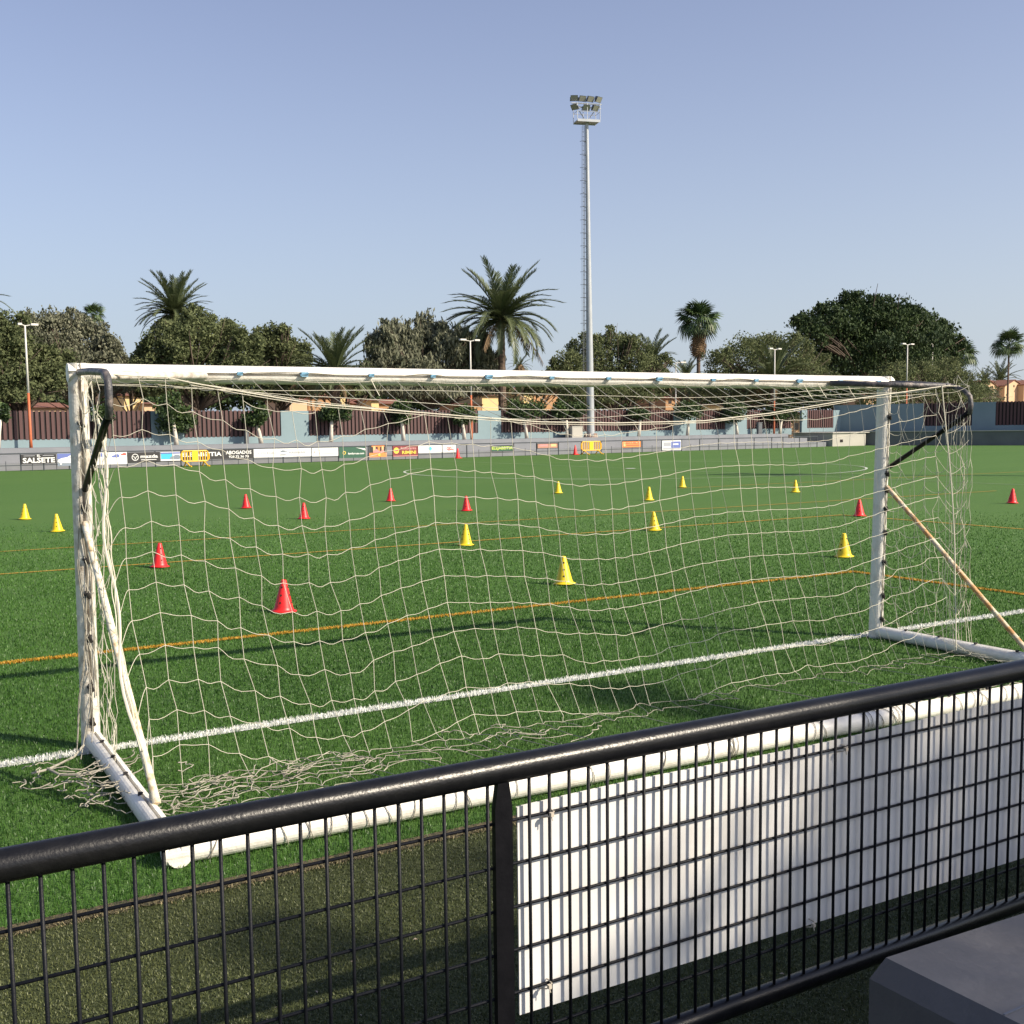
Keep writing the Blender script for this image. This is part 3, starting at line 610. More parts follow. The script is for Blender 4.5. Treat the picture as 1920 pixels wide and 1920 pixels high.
# ================================================================== FAR SIDE
D_TE, D_WALL, D_TREE = 3.0, 5.0, 4.25
ter = thing('terrace', 'low grey stepped concrete terrace along the far touchline', 'terrace')
sL, sR = fs(-260, 1), fs(1549, 1.0)
ZT = 1.0
def fbox(mb, s0, s1, d0, d1, z0, z1, mi=0): mb.box(s0, s1, d0, d1, z0, z1, mi, T=far)
for i, (d0, z) in enumerate(((1.0, 0.34), (1.9, 0.67), (2.8, ZT))):
    mb = MB(); fbox(mb, sL, sR-i*1.1, d0, 2.8 if i < 2 else 7, -0.01, z-0.002*0); obj('step', mb, M_terr, ter)
prom = MB(); fbox(prom, sL, fs(1530, 4), 7.0, 30, -0.01, 0.4); tag(obj('terrain_behind_wall', prom, M_earth), kind='structure')
# --- blue wall with slatted panels
wall = thing('blue_wall', 'pale blue wall with brown slatted panels behind the far terrace', 'wall')
WZ1 = fz(700, 770, D_WALL)
PAN = [(-330, -60), (-15, 285), (346, 528), (580, 897), (940, 1263), (1305, 1360), (1400, 1484), (1513, 1562), (1577, 1613)]
ZP0 = 1.40
# body pieces around the panels
edges = [fs(-420, D_WALL)]
mb = MB(); sA, sB, sE = fs(-420, D_WALL), fs(1484, D_WALL), fs(1640, D_WALL)
sO0, sO1 = fs(1484, D_WALL), fs(1503, D_WALL)
def wseg(s0, s1, z0, z1, name='wall_body', m=M_wall, d=D_WALL, th=0.22):
    mb = MB(); fbox(mb, s0, s1, d, d+th, z0, z1); return obj(name, mb, m, wall)
wseg(sA, sO0, 0.9, ZP0); wseg(sO1, sE, 0.9, ZP0)
prev = sA
slat_me = None
mbs = MB(); mbs.box(0, 0.15, -0.05, 0.0, ZP0-0.03, WZ1+0.02); slat_me = mbs.mesh('slat', M_slat)
for a, b in PAN:
    s0, s1 = fs(a, D_WALL), fs(b, D_WALL)
    if prev < s0: 
        if prev <= sO0 < s0-0.01 or abs(prev-sO0) < 0.3: wseg(sO1, s0, ZP0, WZ1)
        else: wseg(prev, s0, ZP0, WZ1)
    bk = MB(); fbox(bk, s0, s1, D_WALL+0.06, D_WALL+0.12, ZP0, WZ1-0.02); obj('panel_back', bk, M_slatb, wall)
    n = max(1, int((s1-s0)/0.25))
    for i in range(n):
        s = s0+(s1-s0)*(i+0.15)/n; o = link('slat', slat_me, wall, far(s, D_WALL+0.05, 0)); o.rotation_euler = (0, 0, FA)
    prev = s1
wseg(prev, sE, ZP0, WZ1)
# --- end wall on the right, in shade
EA = np.array([70.6, 52.3]); EB = np.array([73.8, 44.6]); ED = (EB-EA)/np.linalg.norm(EB-EA); EN = np.array([-ED[1], ED[0]])  # EN points away from the pitch
if EN[0] < 0: EN = -EN
def ew(s, d, z): p = EA+ED*s+EN*d; return (p[0], p[1], z)
def es(px, d, py=800):
    C, v = ray(px, py); n = np.array([EN[0], EN[1], 0]); t = (d-(C[:2]-EA)@EN)/(v@n); q = C+t*v; return float((q[:2]-EA)@ED)
def ez(px, py, d):
    C, v = ray(px, py); n = np.array([EN[0], EN[1], 0]); t = (d-(C[:2]-EA)@EN)/(v@n); return float((C+t*v)[2])
et = thing('end_terrace', 'low dark grey terrace wall in shade at the right end of the pitch', 'terrace')
zl = ez(1800, 809, 0)
e0 = es(1570, 0); mb = MB(); mb.box(e0-3, 40, 0, 5.2, -0.01, zl, T=ew); obj('terrace_wall', mb, mat('shaded_grey_wall', (0.16, 0.165, 0.17), 0.85, (0.12, 0.125, 0.13), 1, 0.8), et)
mb = MB(); mb.box(e0-3, 40, -0.08, 0.22, zl+0.003, zl+0.06, T=ew); obj('coping', mb, M_hut, et)
ewall = thing('blue_wall', 'shaded blue end wall with brown slatted panels at the right', 'wall')
ED_ = 3.4; zt2 = ez(1700, 757, ED_); zp2 = ez(1780, 798, ED_)
def eseg(a, b, z0, z1, m=M_wall, d=ED_, th=0.25, name='wall_body'):
    mb = MB(); mb.box(a, b, d, d+th, z0, z1, T=ew); obj(name, mb, m, ewall)
s0 = es(1630, ED_); eseg(s0-3.0, 45, zl-0.1, zp2)
pv = s0-3.0
m_sl = MB(); m_sl.box(0, 0.15, -0.05, 0, zp2-0.02, zt2+0.02); sl2 = m_sl.mesh('slat', M_slat); erz = math.atan2(ED[1], ED[0])
for a, b in ((1731, 1822), (1866, 1975), (2010, 2120)):
    A, B = es(a, ED_), es(b, ED_); eseg(pv, A, zp2, zt2); eseg(A, B, zp2, zt2-0.02, M_slatb, ED_+0.06, 0.06, 'panel_back')
    n = max(1, int((B-A)/0.25))
    for i in range(n):
        q = ew(A+(B-A)*(i+0.15)/n, ED_+0.05, 0); 
        o = link('slat', sl2, ewall, q); o.rotation_euler = (0, 0, erz)
    pv = B
eseg(pv, 45, zp2, zt2)
# hut
hs0, hs1 = fs(1561, 0.6), fs(1623, 0.6); hz = fz(1590, 812, 0.6)
hut = thing('changing_hut', 'low beige flat roofed hut with one small dark window beside the terrace', 'hut')
mb = MB(); fbox(mb, hs0, hs1, 0.6, 4.4, -0.01, hz); obj('hut_wall', mb, M_hut, hut)
mb = MB(); fbox(mb, hs0-0.1, hs1+1.6, 0.5, 4.5, hz+0.003, hz+0.07); obj('roof_slab', mb, M_hut, hut)
a, b = fs(1575, 0.6), fs(1580, 0.6); mb = MB(); fbox(mb, a, b, 0.57, 0.598, fz(1577, 829, 0.6), fz(1577, 824, 0.6)); obj('window', mb, M_win, hut)
mb = MB(); fbox(mb, hs1, hs1+0.55, 1.0, 1.1, -0.01, hz-0.05); obj('door', mb, M_win, hut)
# --- far railing
fr = thing('pitch_railing', 'thin dark railing along the foot of the far terrace', 'railing')
zr1, zr0 = fz(960, 829.5, 0), 0.26
zr1 = 0.5*(fz(20, 850, 0)+fz(1300, 824, 0)); 
mb = MB(); mb.tube([far(sL, 0, zr1), far(fs(1533, 0), 0, zr1)], 0.03, 6); obj('top_rail', mb, M_rail2, fr)
mb = MB(); mb.tube([far(sL, 0, zr0), far(fs(1533, 0), 0, zr0)], 0.018, 6); obj('bottom_rail', mb, M_rail2, fr)
mb = MB(); mb.tube([(0, 0, 0), (0, 0, zr1)], 0.032, 6); pm = mb.mesh('rail_post', M_rail2)
mb = MB(); mb.tube([(0, 0, 0), (0, 0, zr0+0.2)], 0.016, 5); pm2 = mb.mesh('short_post', M_rail2)
ps = [fs(q, 0) for q in (-60, -20, 37, 80, 128, 172, 237, 290, 338, 375, 417, 474, 530, 583, 634, 690, 736, 783, 829, 875, 920, 963, 1006, 1047, 1090, 1127, 1166, 1204, 1241, 1278, 1312, 1347, 1382, 1414, 1447, 1468, 1499, 1532)]
for s in ps: link('rail_post', pm, fr, far(s, 0, 0))
for a, b in zip(ps[:-1], ps[1:]): link('short_post', pm2, fr, far((a+b)/2, 0, 0))
# --- advertising boards
def text_mesh(body, size, m, bold=0.0, sx=1.0):
    c = bpy.data.curves.new('lettering', 'FONT'); c.body = body; c.size = size; c.align_x = 'CENTER'; c.align_y = 'CENTER'; c.offset = bold; c.resolution_u = 2
    o = bpy.data.objects.new('lettering', c); me = bpy.data.meshes.new_from_object(o); bpy.data.objects.remove(o); me.materials.clear(); me.materials.append(m)
    for v in me.vertices: v.co.x *= sx
    me.name = 'lettering'; return me
def flatm(name, col): return mat(name, col, 0.7, tuple(c*0.85 for c in col), 3, 0.4)
K = flatm('board_black', (0.03, 0.03, 0.032)); Wt = flatm('print_white', (0.72, 0.72, 0.72)); Gn = flatm('board_green', (0.03, 0.10, 0.065)); Mr = flatm('board_maroon', (0.20, 0.035, 0.04))
Or = flatm('board_orange', (0.78, 0.25, 0.07)); Yl = flatm('print_yellow', (0.75, 0.55, 0.08)); Cy = flatm('print_cyan', (0.06, 0.45, 0.62)); Bl = flatm('print_blue', (0.12, 0.16, 0.42)); Gy = flatm('print_grey', (0.35, 0.36, 0.40)); Rd = flatm('print_red', (0.6, 0.10, 0.08)); Lg = flatm('print_lime', (0.50, 0.60, 0.12)); Br = flatm('board_brown', (0.42, 0.22, 0.16)); Pk = flatm('print_pink', (0.55, 0.25, 0.25)); Pe = flatm('print_peach', (0.85, 0.45, 0.22)); Gr2 = flatm('print_steel', (0.20, 0.24, 0.30))
def adboard(x0, x1, yt, yb, m, label, items=(), edge=None):
    xm = (x0+x1)/2; s0, s1 = fs(x0, -0.06), fs(x1, -0.06); z0, z1 = fz(xm, yb, -0.06), fz(xm, yt, -0.06)
    c = far((s0+s1)/2, -0.05, 0); o = thing('advertising_board', label, 'board', c, 'advertising boards on the far railing', rz=FA)
    W = s1-s0; mb = MB(); mb.box(-W/2, W/2, -0.02, 0.0, z0, z1); obj('board_panel', mb, m, o)
    zc, H = (z0+z1)/2, z1-z0
    if edge:
        mb = MB(); t = 0.035
        for q in ((-W/2, W/2, z0, z0+t), (-W/2, W/2, z1-t, z1), (-W/2, -W/2+t, z0+t, z1-t), (W/2-t, W/2, z0+t, z1-t)): mb.box(q[0], q[1], -0.03, -0.021, q[2], q[3])
        obj('board_frame', mb, edge, o)
    lay = 0
    for it in items:
        lay += 1; y = -0.0215-0.0035*lay
        if it[0] == 't':       # text: cx, cz (-.5...5), height fraction, material, x-width fraction
            _, tx, cx, cz, h, mm, wf = it; me = text_mesh(tx, 1.0, mm, 0.03); xs = [v.co.x for v in me.vertices]; ys = [v.co.y for v in me.vertices]
            wx = max(xs)-min(xs); hy = max(ys)-min(ys); fx = W*wf/wx; fy = H*h/hy; mx = (max(xs)+min(xs))/2; my = (max(ys)+min(ys))/2
            for v in me.vertices: v.co = Vector(((v.co.x-mx)*fx+cx*W, y, (v.co.y-my)*fy+zc+cz*H))
            link('lettering', me, o)
        elif it[0] == 'r':
            _, cx, cz, w2, h2, mm = it; mb = MB(); mb.add([(cx*W-w2*W/2, y, zc+cz*H-h2*H/2), (cx*W+w2*W/2, y, zc+cz*H-h2*H/2), (cx*W+w2*W/2, y, zc+cz*H+h2*H/2), (cx*W-w2*W/2, y, zc+cz*H+h2*H/2)], [(0, 1, 2, 3)]); obj('print', mb, mm, o)
        elif it[0] == 'p':
            _, pts, mm = it; mb = MB(); mb.add([(a*W, y, zc+b*H) for a, b in pts], [tuple(range(len(pts)))]); obj('print', mb, mm, o)
        elif it[0] == 'c':     # disc / ring : cx, cz, r (metres as H fraction), material, inner fraction
            _, cx, cz, rr, mm, inn = it; mb = MB(); R_ = rr*H; n = 28
            if inn <= 0: mb.add([(cx*W+R_*math.cos(a), y, zc+cz*H+R_*math.sin(a)) for a in np.linspace(0, 2*math.pi, n+1)[:-1]], [tuple(range(n))])
            else: mb.add([(cx*W+R_*q*math.cos(a), y, zc+cz*H+R_*q*math.sin(a)) for a in np.linspace(0, 2*math.pi, n+1)[:-1] for q in (inn, 1)], [(2*i, 2*i+1, (2*i+3) % (2*n), (2*i+2) % (2*n)) for i in range(n)])
            obj('print', mb, mm, o)
    return o
car = [(-0.42, -0.02), (-0.30, 0.10), (-0.12, 0.16), (0.02, 0.34), (0.34, 0.34), (0.46, 0.12), (0.47, -0.18), (0.30, -0.28), (-0.34, -0.24), (-0.44, -0.16)]
adboard(38, 104, 852, 869.5, K, 'black board lettered EL SALSETE at the far left', [('t', 'SALSETE', 0, -0.12, 0.56, Wt, 0.92), ('t', 'EL', 0.0, 0.36, 0.24, Wt, 0.10), ('r', -0.27, 0.36, 0.32, 0.06, Gy), ('r', 0.27, 0.36, 0.32, 0.06, Gy)])
adboard(106, 178, 849, 873, Gr2, 'slate blue board with a white car picture', [('r', 0, 0.25, 1.0, 0.4, Bl), ('p', [(a*0.8-0.15, b*1.1) for a, b in car], Wt), ('p', [(-0.2, 0.1), (0.0, 0.30), (0.16, 0.30), (0.22, 0.1)], Bl), ('c', -0.42, -0.33, 0.08, Wt, 0)])
adboard(179, 237, 848, 870.5, Wt, 'white board with small blue and red cars', [('p', [(a*0.28+0.12, b*0.45+0.18) for a, b in car], Bl), ('p', [(a*0.2+0.38, b*0.3+0.32) for a, b in car], Rd), ('r', -0.42, 0.3, 0.05, 0.3, Bl), ('r', -0.33, 0.3, 0.05, 0.3, Bl)])
adboard(238, 299, 848, 866, K, 'black board with winged round emblem and the word mazda', [('c', -0.27, 0.0, 0.36, Wt, 0.80), ('p', [(-0.36, 0.12), (-0.30, 0.08), (-0.27, -0.10), (-0.24, 0.08), (-0.18, 0.12), (-0.24, -0.02), (-0.27, -0.26), (-0.30, -0.02)], Wt), ('t', 'mazda', 0.16, 0.08, 0.36, Wt, 0.54), ('r', 0.14, -0.28, 0.48, 0.07, Wt)])
adboard(300, 337, 847.5, 864, Wt, 'white board with a turquoise car picture left of the yellow barrier', [('r', -0.2, 0.0, 0.56, 0.62, Cy), ('p', [(a*0.6+0.22, b*0.8-0.1) for a, b in car], Gr2), ('r', 0, 0.38, 0.98, 0.14, Bl)])
adboard(338, 417, 844.5, 861.5, K, 'black board with large white lettering behind the left yellow barrier', [('t', 'ELEJABEITIA', 0.0, 0.0, 0.60, Wt, 0.94)])
adboard(419, 474, 842.5, 860, K, 'black board lettered ABOGADOS with a phone number', [('t', 'ABOGADOS', 0, 0.18, 0.38, Wt, 0.88), ('t', '928 72 36 78', 0.0, -0.27, 0.26, Wt, 0.68)])
lot = [('p', [(0.0+dx*0.5+0.0, 0.05), (dx-0.006, 0.34-abs(dx)*2.4), (dx+0.016, 0.30-abs(dx)*2.4)], Gr2) for dx in (-0.06, -0.035, -0.012, 0.012, 0.035, 0.06)]
adboard(475, 583, 841, 856.5, Wt, 'wide white board lettered COLEGIO ARENAS round a lotus emblem', [('t', 'COLEGIO', -0.27, 0.0, 0.26, Gy, 0.32), ('t', 'ARENAS', 0.24, 0.0, 0.26, Gy, 0.30)]+lot+[('r', 0, -0.22, 0.10, 0.10, Gy)])
adboard(584.5, 633.5, 839.5, 855, Wt, 'plain white board with faint text lines left of the green board', [('r', 0.05, 0.22, 0.7, 0.04, Pk), ('r', 0.05, 0.0, 0.7, 0.04, Gy), ('r', 0.05, -0.2, 0.7, 0.04, Gy), ('t', '=', -0.42, 0.0, 0.2, Pk, 0.04)])
adboard(635.5, 686, 838, 858.5, Gn, 'dark green board with small white script and a white leaf', [('t', 'familygruas.com', 0.12, -0.12, 0.22, Wt, 0.60), ('c', -0.32, -0.02, 0.16, Yl, 0.6), ('p', [(0.10, 0.44), (0.46, 0.34), (0.48, 0.14), (0.30, 0.30)], Wt)])
adboard(692, 724.5, 834.5, 857, K, 'orange and black picture board between green and maroon boards', [('r', 0, -0.32, 1.0, 0.36, Or), ('r', 0, 0.40, 0.74, 0.10, Or), ('r', -0.22, 0.16, 0.14, 0.5, Pe), ('r', 0.04, 0.16, 0.12, 0.5, Or), ('r', 0.26, 0.16, 0.12, 0.5, Pe), ('p', [(-0.3, 0.0), (-0.1, 0.2), (0.1, -0.05), (0.3, 0.15), (0.36, -0.12), (-0.3, -0.14)], Pk), ('c', 0.05, -0.30, 0.12, Yl, 0)])
adboard(736, 783, 835.5, 856, Mr, 'maroon board lettered Ristorante RIMINI with a yellow disc', [('c', -0.36, 0.06, 0.28, Yl, 0), ('r', -0.36, 0.06, 0.14, 0.10, Rd), ('t', 'Ristorante', 0.12, 0.26, 0.26, Pk, 0.62), ('t', 'RIMINI', 0.14, -0.12, 0.30, Yl, 0.56), ('r', 0, -0.44, 0.98, 0.07, Pk)])
adboard(784, 828, 835, 849, Wt, 'white board with a small turquoise emblem', [('p', [(-0.05, 0.3), (0.05, 0.3), (0.08, 0.0), (0.0, -0.28), (-0.08, 0.0)], Cy)])
adboard(829.5, 854, 834, 848, Wt, 'small white board with a red logo left of a red traffic cone', [('c', -0.1, 0.0, 0.2, Rd, 0.5), ('c', 0.08, 0.05, 0.2, Rd, 0.5), ('r', 0.25, -0.15, 0.2, 0.12, Rd), ('r', 0.0, -0.2, 0.2, 0.08, Rd)])
adboard(920.5, 962, 835, 846.5, Gn, 'dark board with lime lettering ELEJABEITIA', [('t', 'ELEJABEITIA', 0, 0.0, 0.62, Lg, 0.94)], K)
adboard(1007, 1046, 831, 841, Br, 'faded brown board right of the lime lettered one', [('r', -0.2, 0.1, 0.4, 0.4, Pk), ('r', 0.28, 0.1, 0.26, 0.5, Pe)], K)
adboard(1166, 1202, 826.5, 839.5, Or, 'orange board with darker orange text right of the yellow barrier', [('r', 0.0, 0.22, 0.86, 0.12, Pe), ('t', 'ESCUELA', 0.05, 0.2, 0.22, Rd, 0.7), ('r', 0.08, -0.14, 0.7, 0.10, Rd), ('c', -0.38, -0.1, 0.2, Pe, 0)], K)
adboard(1241.5, 1277, 826, 843.5, Wt, 'white and violet blue board farthest to the right', [('r', 0.22, 0.05, 0.5, 0.7, Bl), ('r', -0.24, 0.12, 0.38, 0.4, Gy), ('r', 0.2, 0.1, 0.3, 0.14, Wt), ('r', 0.0, -0.35, 0.9, 0.12, Gy), ('c', 0.0, -0.1, 0.1, Bl, 0)])
# --- yellow barriers
def barrier(px0, px1, yt, yb, label):
    d = -0.9; s0, s1 = fs(px0, d), fs(px1, d); W = s1-s0; H = fz((px0+px1)/2, yt, d)
    o = thing('crowd_barrier', label, 'barrier', far((s0+s1)/2, d, 0), 'yellow crowd barriers on the far side', rz=FA)
    mb = MB(); r = 0.035; w = W/2-0.03; P = [(-w+0.12, H-r), (w-0.12, H-r), (w, H-0.2), (w, 0.38), (w-0.12, 0.26), (-w+0.12, 0.26), (-w, 0.38), (-w, H-0.2), (-w+0.12, H-r)]
    mb.tube([(a, 0, b) for a, b in P], r, 8); obj('barrier_frame', mb, M_barr, o)
    mb = MB(); mb.box(-0.022, 0.022, -0.02, 0.02, 0.28, H-0.05); sm = mb.mesh('barrier_slat', M_barr)
    for i in range(11):
        x = -w+2*w*(i+0.5)/11
        if abs(x) > 0.14: link('barrier_slat', sm, o, (x, 0, 0))
    mb = MB(); mb.box(-0.15, 0.15, -0.03, 0.03, 0.30, H-0.06); obj('barrier_plate', mb, M_barry, o)
    for x in (-w+0.25, w-0.25):
        mb = MB(); mb.tube([(x-0.02, 0, 0.26), (x+0.1, -0.25, 0.02), (x+0.14, -0.34, 0.02)], 0.035, 6); mb.tube([(x, 0, 0.26), (x, 0.25, 0.02)], 0.035, 6); obj('barrier_foot', mb, M_barr, o)
barrier(337, 392, 844, 872, 'yellow plastic crowd barrier in front of black boards on the left')
barrier(1089, 1128, 827, 852, 'yellow plastic crowd barrier below the floodlight mast')
for px, yb_, yt_, lab in ((858, 860.5, 841, 'tall red traffic cone beside the last white board'), (1078.5, 853.5, 835, 'tall red traffic cone left of the barrier under the mast')):
    d = -0.7; h = fz(px, yt_, d); s = fs(px, d); o = thing('traffic_cone', lab, 'cone', far(s, d, 0.01), 'tall traffic cones on the far side')
    mb = MB(); mb.lathe([(0.16, 0.03), (0.13, 0.06), (0.03, h), (0.02, h+0.01)], 16); obj('cone_body', mb, M_orange if False else M_red, o, smooth=True); mb = MB(); mb.box(-0.19, 0.19, -0.19, 0.19, 0, 0.03); obj('cone_base', mb, M_red, o)
# --- lamp posts
def lamppost(px, d, ytop, arms, label, orange=True, orange_y=None):
    s = fs(px, d, (ytop+820)/2); H = fz(px, ytop, d); o = thing('lamp_post', label, 'lamp post', far(s, d, ZT if d < 7 else 0), 'lamp posts behind the far touchline', rz=FA); z0 = 0.0; H -= (ZT if d < 7 else 0)
    zo = (fz(px, orange_y, d)-(ZT if d < 7 else 0)) if orange_y else 0
    if orange_y:
        mb = MB(); mb.lathe([(0.085, 0), (0.07, 0.5), (0.062, zo)], 10); obj('post_lower', mb, M_orange, o, smooth=True)
    mb = MB(); mb.lathe([(0.058, zo+0.002), (0.04, H)], 10); obj('post_upper', mb, M_lampw, o, smooth=True)
    for a in arms:
        mb = MB(); mb.tube([(0, 0, H-0.03), (a*0.55, -0.02, H+0.03)], 0.025, 6); mb.box(min(a*0.5, a*1.1), max(a*0.5, a*1.1), -0.1, 0.1, H+0.0, H+0.10); obj('lamp_head', mb, M_lampw, o)
lamppost(52, 4.2, 610, (0.55, -0.3), 'white and orange lamp post at the far left before green trees', orange_y=737)
lamppost(883, 4.2, 639, (0.6, -0.7), 'white and orange lamp post left of the tall date palm', orange_y=741)
lamppost(1267, 14.0, 680, (-1, 1), 'slim white lamp post beside the shaggy fan palm')
lamppost(1452, 4.2, 655, (0.6, -0.6), 'white and orange lamp post in front of the rounded olive tree', orange_y=752)
lamppost(1700, 2.0, 646, (0.7, -0.7), 'twin headed lamp post in front of the big dark tree', orange_y=728)
lamppost(1747, 20, 645, (-0.5,), 'single headed pale lamp post by the big dark tree')
lamppost(1817, 60, 702, (-1, 1), 'tiny distant twin headed lamp post over the peach houses')
# --- floodlight mast
def mast(loc, H, label, rz=0.0, full=True):
    o = thing('floodlight_mast', label, 'floodlight', loc, rz=rz)
    mb = MB(); mb.lathe([(0.27, 0), (0.25, 3), (0.165, H*0.6), (0.115, H)], 18); obj('mast_pole', mb, M_galv, o)
    mb = MB(); mb.lathe([(0.50, 0), (0.50, 0.05)], 18); 
    for a in range(8): mb.box(0.40*math.cos(a*0.785)-0.04, 0.40*math.cos(a*0.785)+0.04, 0.40*math.sin(a*0.785)-0.04, 0.40*math.sin(a*0.785)+0.04, 0.05, 0.26)
    obj('base_plate', mb, mat('rusty_base', (0.30, 0.16, 0.10), 0.8, (0.45, 0.42, 0.38), 6, 0.8), o)
    mb = MB(); lx = -0.30
    for a in (-0.12, 0.0):
        mb.tube([(lx-0.05+a, 0.12, 3.2), (lx+0.14+a, 0.06, H-0.2)], 0.020, 5)
    n = int((H-3.4)/0.30)
    for i in range(n):
        t = i/n; x = lx+0.19*t; z = 3.3+(H-3.6)*t; mb.tube([(x-0.17, 0.12, z), (x-0.05, 0.12, z)], 0.016, 4)
        if i % 3 == 0: mb.tube([(x-0.05, 0.10, z), (0, 0.05, z)], 0.016, 4)
    obj('ladder', mb, M_galvd, o)
    mb = MB()
    for i in range(int((H-4)/0.85)):
        t = i/int((H-4)/0.85); x = lx-0.11+0.19*t; z = 4.2+(H-4.6)*t; mb.tube([(x+0.06+0.20*math.cos(a)-0.14, 0.12-0.28*math.sin(a)*1.0, z) for a in np.linspace(0.0, math.pi*1.0, 7)], 0.014, 4)
    mb.tube([(lx-0.36, 0.0, 4.2), (lx-0.17, 0.0, H-0.3)], 0.009, 4); obj('safety_hoops', mb, M_galvd, o)
    # platform
    pw, pd = 0.78, 0.42; mb = MB(); a = -0.35; ca, sa = math.cos(a), math.sin(a)
    def T(x, y, z): return (x*ca-y*sa, x*sa+y*ca, z)
    mb.box(-pw, pw, -pd, pd, H, H+0.06, T=T); mb.box(-pw, pw, -pd-0.03, -pd, H-0.05, H+0.11, T=T); mb.box(-pw, pw, pd, pd+0.03, H-0.05, H+0.11, T=T); obj('platform', mb, M_galv, o)
    mb = MB()
    for x in (-pw, -0.1, pw):
        for y in (-pd, pd): mb.tube([T(x, y, H+0.1), T(x, y, H+1.15)], 0.022, 5)
    for z in (0.6, 1.1):
        P = [T(-pw, -pd, H+z), T(pw, -pd, H+z), T(pw, pd, H+z), T(-pw, pd, H+z), T(-pw, -pd, H+z)]; mb.tube(P, 0.018, 5)
    mb.tube([T(0, 0, H), T(0.5, 0, H+0.7)], 0.03, 5); mb.tube([T(0, 0, H), T(-0.5, 0, H+0.7)], 0.03, 5); mb.tube([T(-1.05, 0, H+1.2), T(1.05, 0, H+1.2)], 0.035, 6); mb.tube([T(-0.9, -0.3, H+0.85), T(0.9, -0.3, H+0.85)], 0.03, 6); obj('guard_rail', mb, M_galv, o)
    def lampf(x, y, z, yaw, pitch):
        b = MB(); s = 0.24
        b.add([(-s, -0.05, -s*0.8), (s, -0.05, -s*0.8), (s, -0.05, s*0.8), (-s, -0.05, s*0.8), (-s*0.5, 0.26, -s*0.45), (s*0.5, 0.26, -s*0.45), (s*0.5, 0.26, s*0.45), (-s*0.5, 0.26, s*0.45)], [(1, 0, 4, 5), (2, 1, 5, 6), (3, 2, 6, 7), (0, 3, 7, 4), (4, 7, 6, 5), (0, 1, 2, 3)])
        b.box(-s-0.03, -s, -0.02, 0.05, -s*0.9, s*0.2); b.box(s, s+0.03, -0.02, 0.05, -s*0.9, s*0.2); f = obj('floodlight', b, M_galvd, o); f.location = T(x, y, z); f.rotation_euler = (pitch, 0, yaw+a)
        g_ = MB(); g_.add([(-s*0.92, -0.054, -s*0.72), (s*0.92, -0.054, -s*0.72), (s*0.92, -0.054, s*0.72), (-s*0.92, -0.054, s*0.72)], [(0, 1, 2, 3)]); obj('lens', g_, M_glass, f)
    for x, yw, pt in ((-0.85, -0.25, 0.55), (-0.28, 0.1, 0.6), (0.28, 0.25, 0.6), (0.85, 0.5, 0.6)): lampf(x, 0, H+1.52, yw, pt)
    for x, yw, pt in ((-0.95, -0.9, 0.75), (-0.15, 0.0, 0.7), (0.5, 0.4, 0.7)): lampf(x, -0.35, H+0.86, yw, pt)
    return o
Hm = fz(1096, 229, 4.1)-ZT
mast(far(fs(1107.5, 4.1, 815), 4.1, ZT), Hm, 'tall grey floodlight mast with ladder and seven lamps behind the far terrace', rz=FA).rotation_euler = (0, -0.0095, FA)
mast((46.0, 1.0-2.4, 0), 21.0, 'tall grey floodlight mast standing beyond the right edge on the near side', rz=0.3)
# cabinet, posts, bins on the promenade
def fthing(name, label, cat, px0, px1, yt, yb, d, m, th=0.4, z0=ZT):
    s0, s1 = fs(px0, d), fs(px1, d); z = fz((px0+px1)/2, yt, d); o = thing(name, label, cat, far((s0+s1)/2, d, z0), rz=FA); W = s1-s0
    mb = MB(); mb.box(-W/2, W/2, 0, th, 0, z-z0); obj('cabinet_body', mb, m, o); mb = MB(); mb.box(-W/2-0.03, W/2+0.03, -0.03, th+0.03, z-z0+0.001, z-z0+0.05); obj('cabinet_top', mb, m, o)
    mb = MB(); mb.box(-W/2+0.05, W/2-0.05, -0.012, -0.001, 0.1, z-z0-0.1); obj('cabinet_door', mb, m, o)
fthing('meter_cabinet', 'cream electrical cabinet beside the foot of the mast', 'cabinet', 1073, 1092.5, 800, 823, 3.9, M_hut, 0.45)
fthing('control_box', 'dark grey box on a short post left of a small trimmed tree', 'box', 461, 467, 808, 838, 4.3, M_galvd, 0.2)
fthing('control_box', 'dark grey box on a short post near the opening in the wall', 'box', 1422, 1429, 793, 812, 4.3, M_galvd, 0.2)

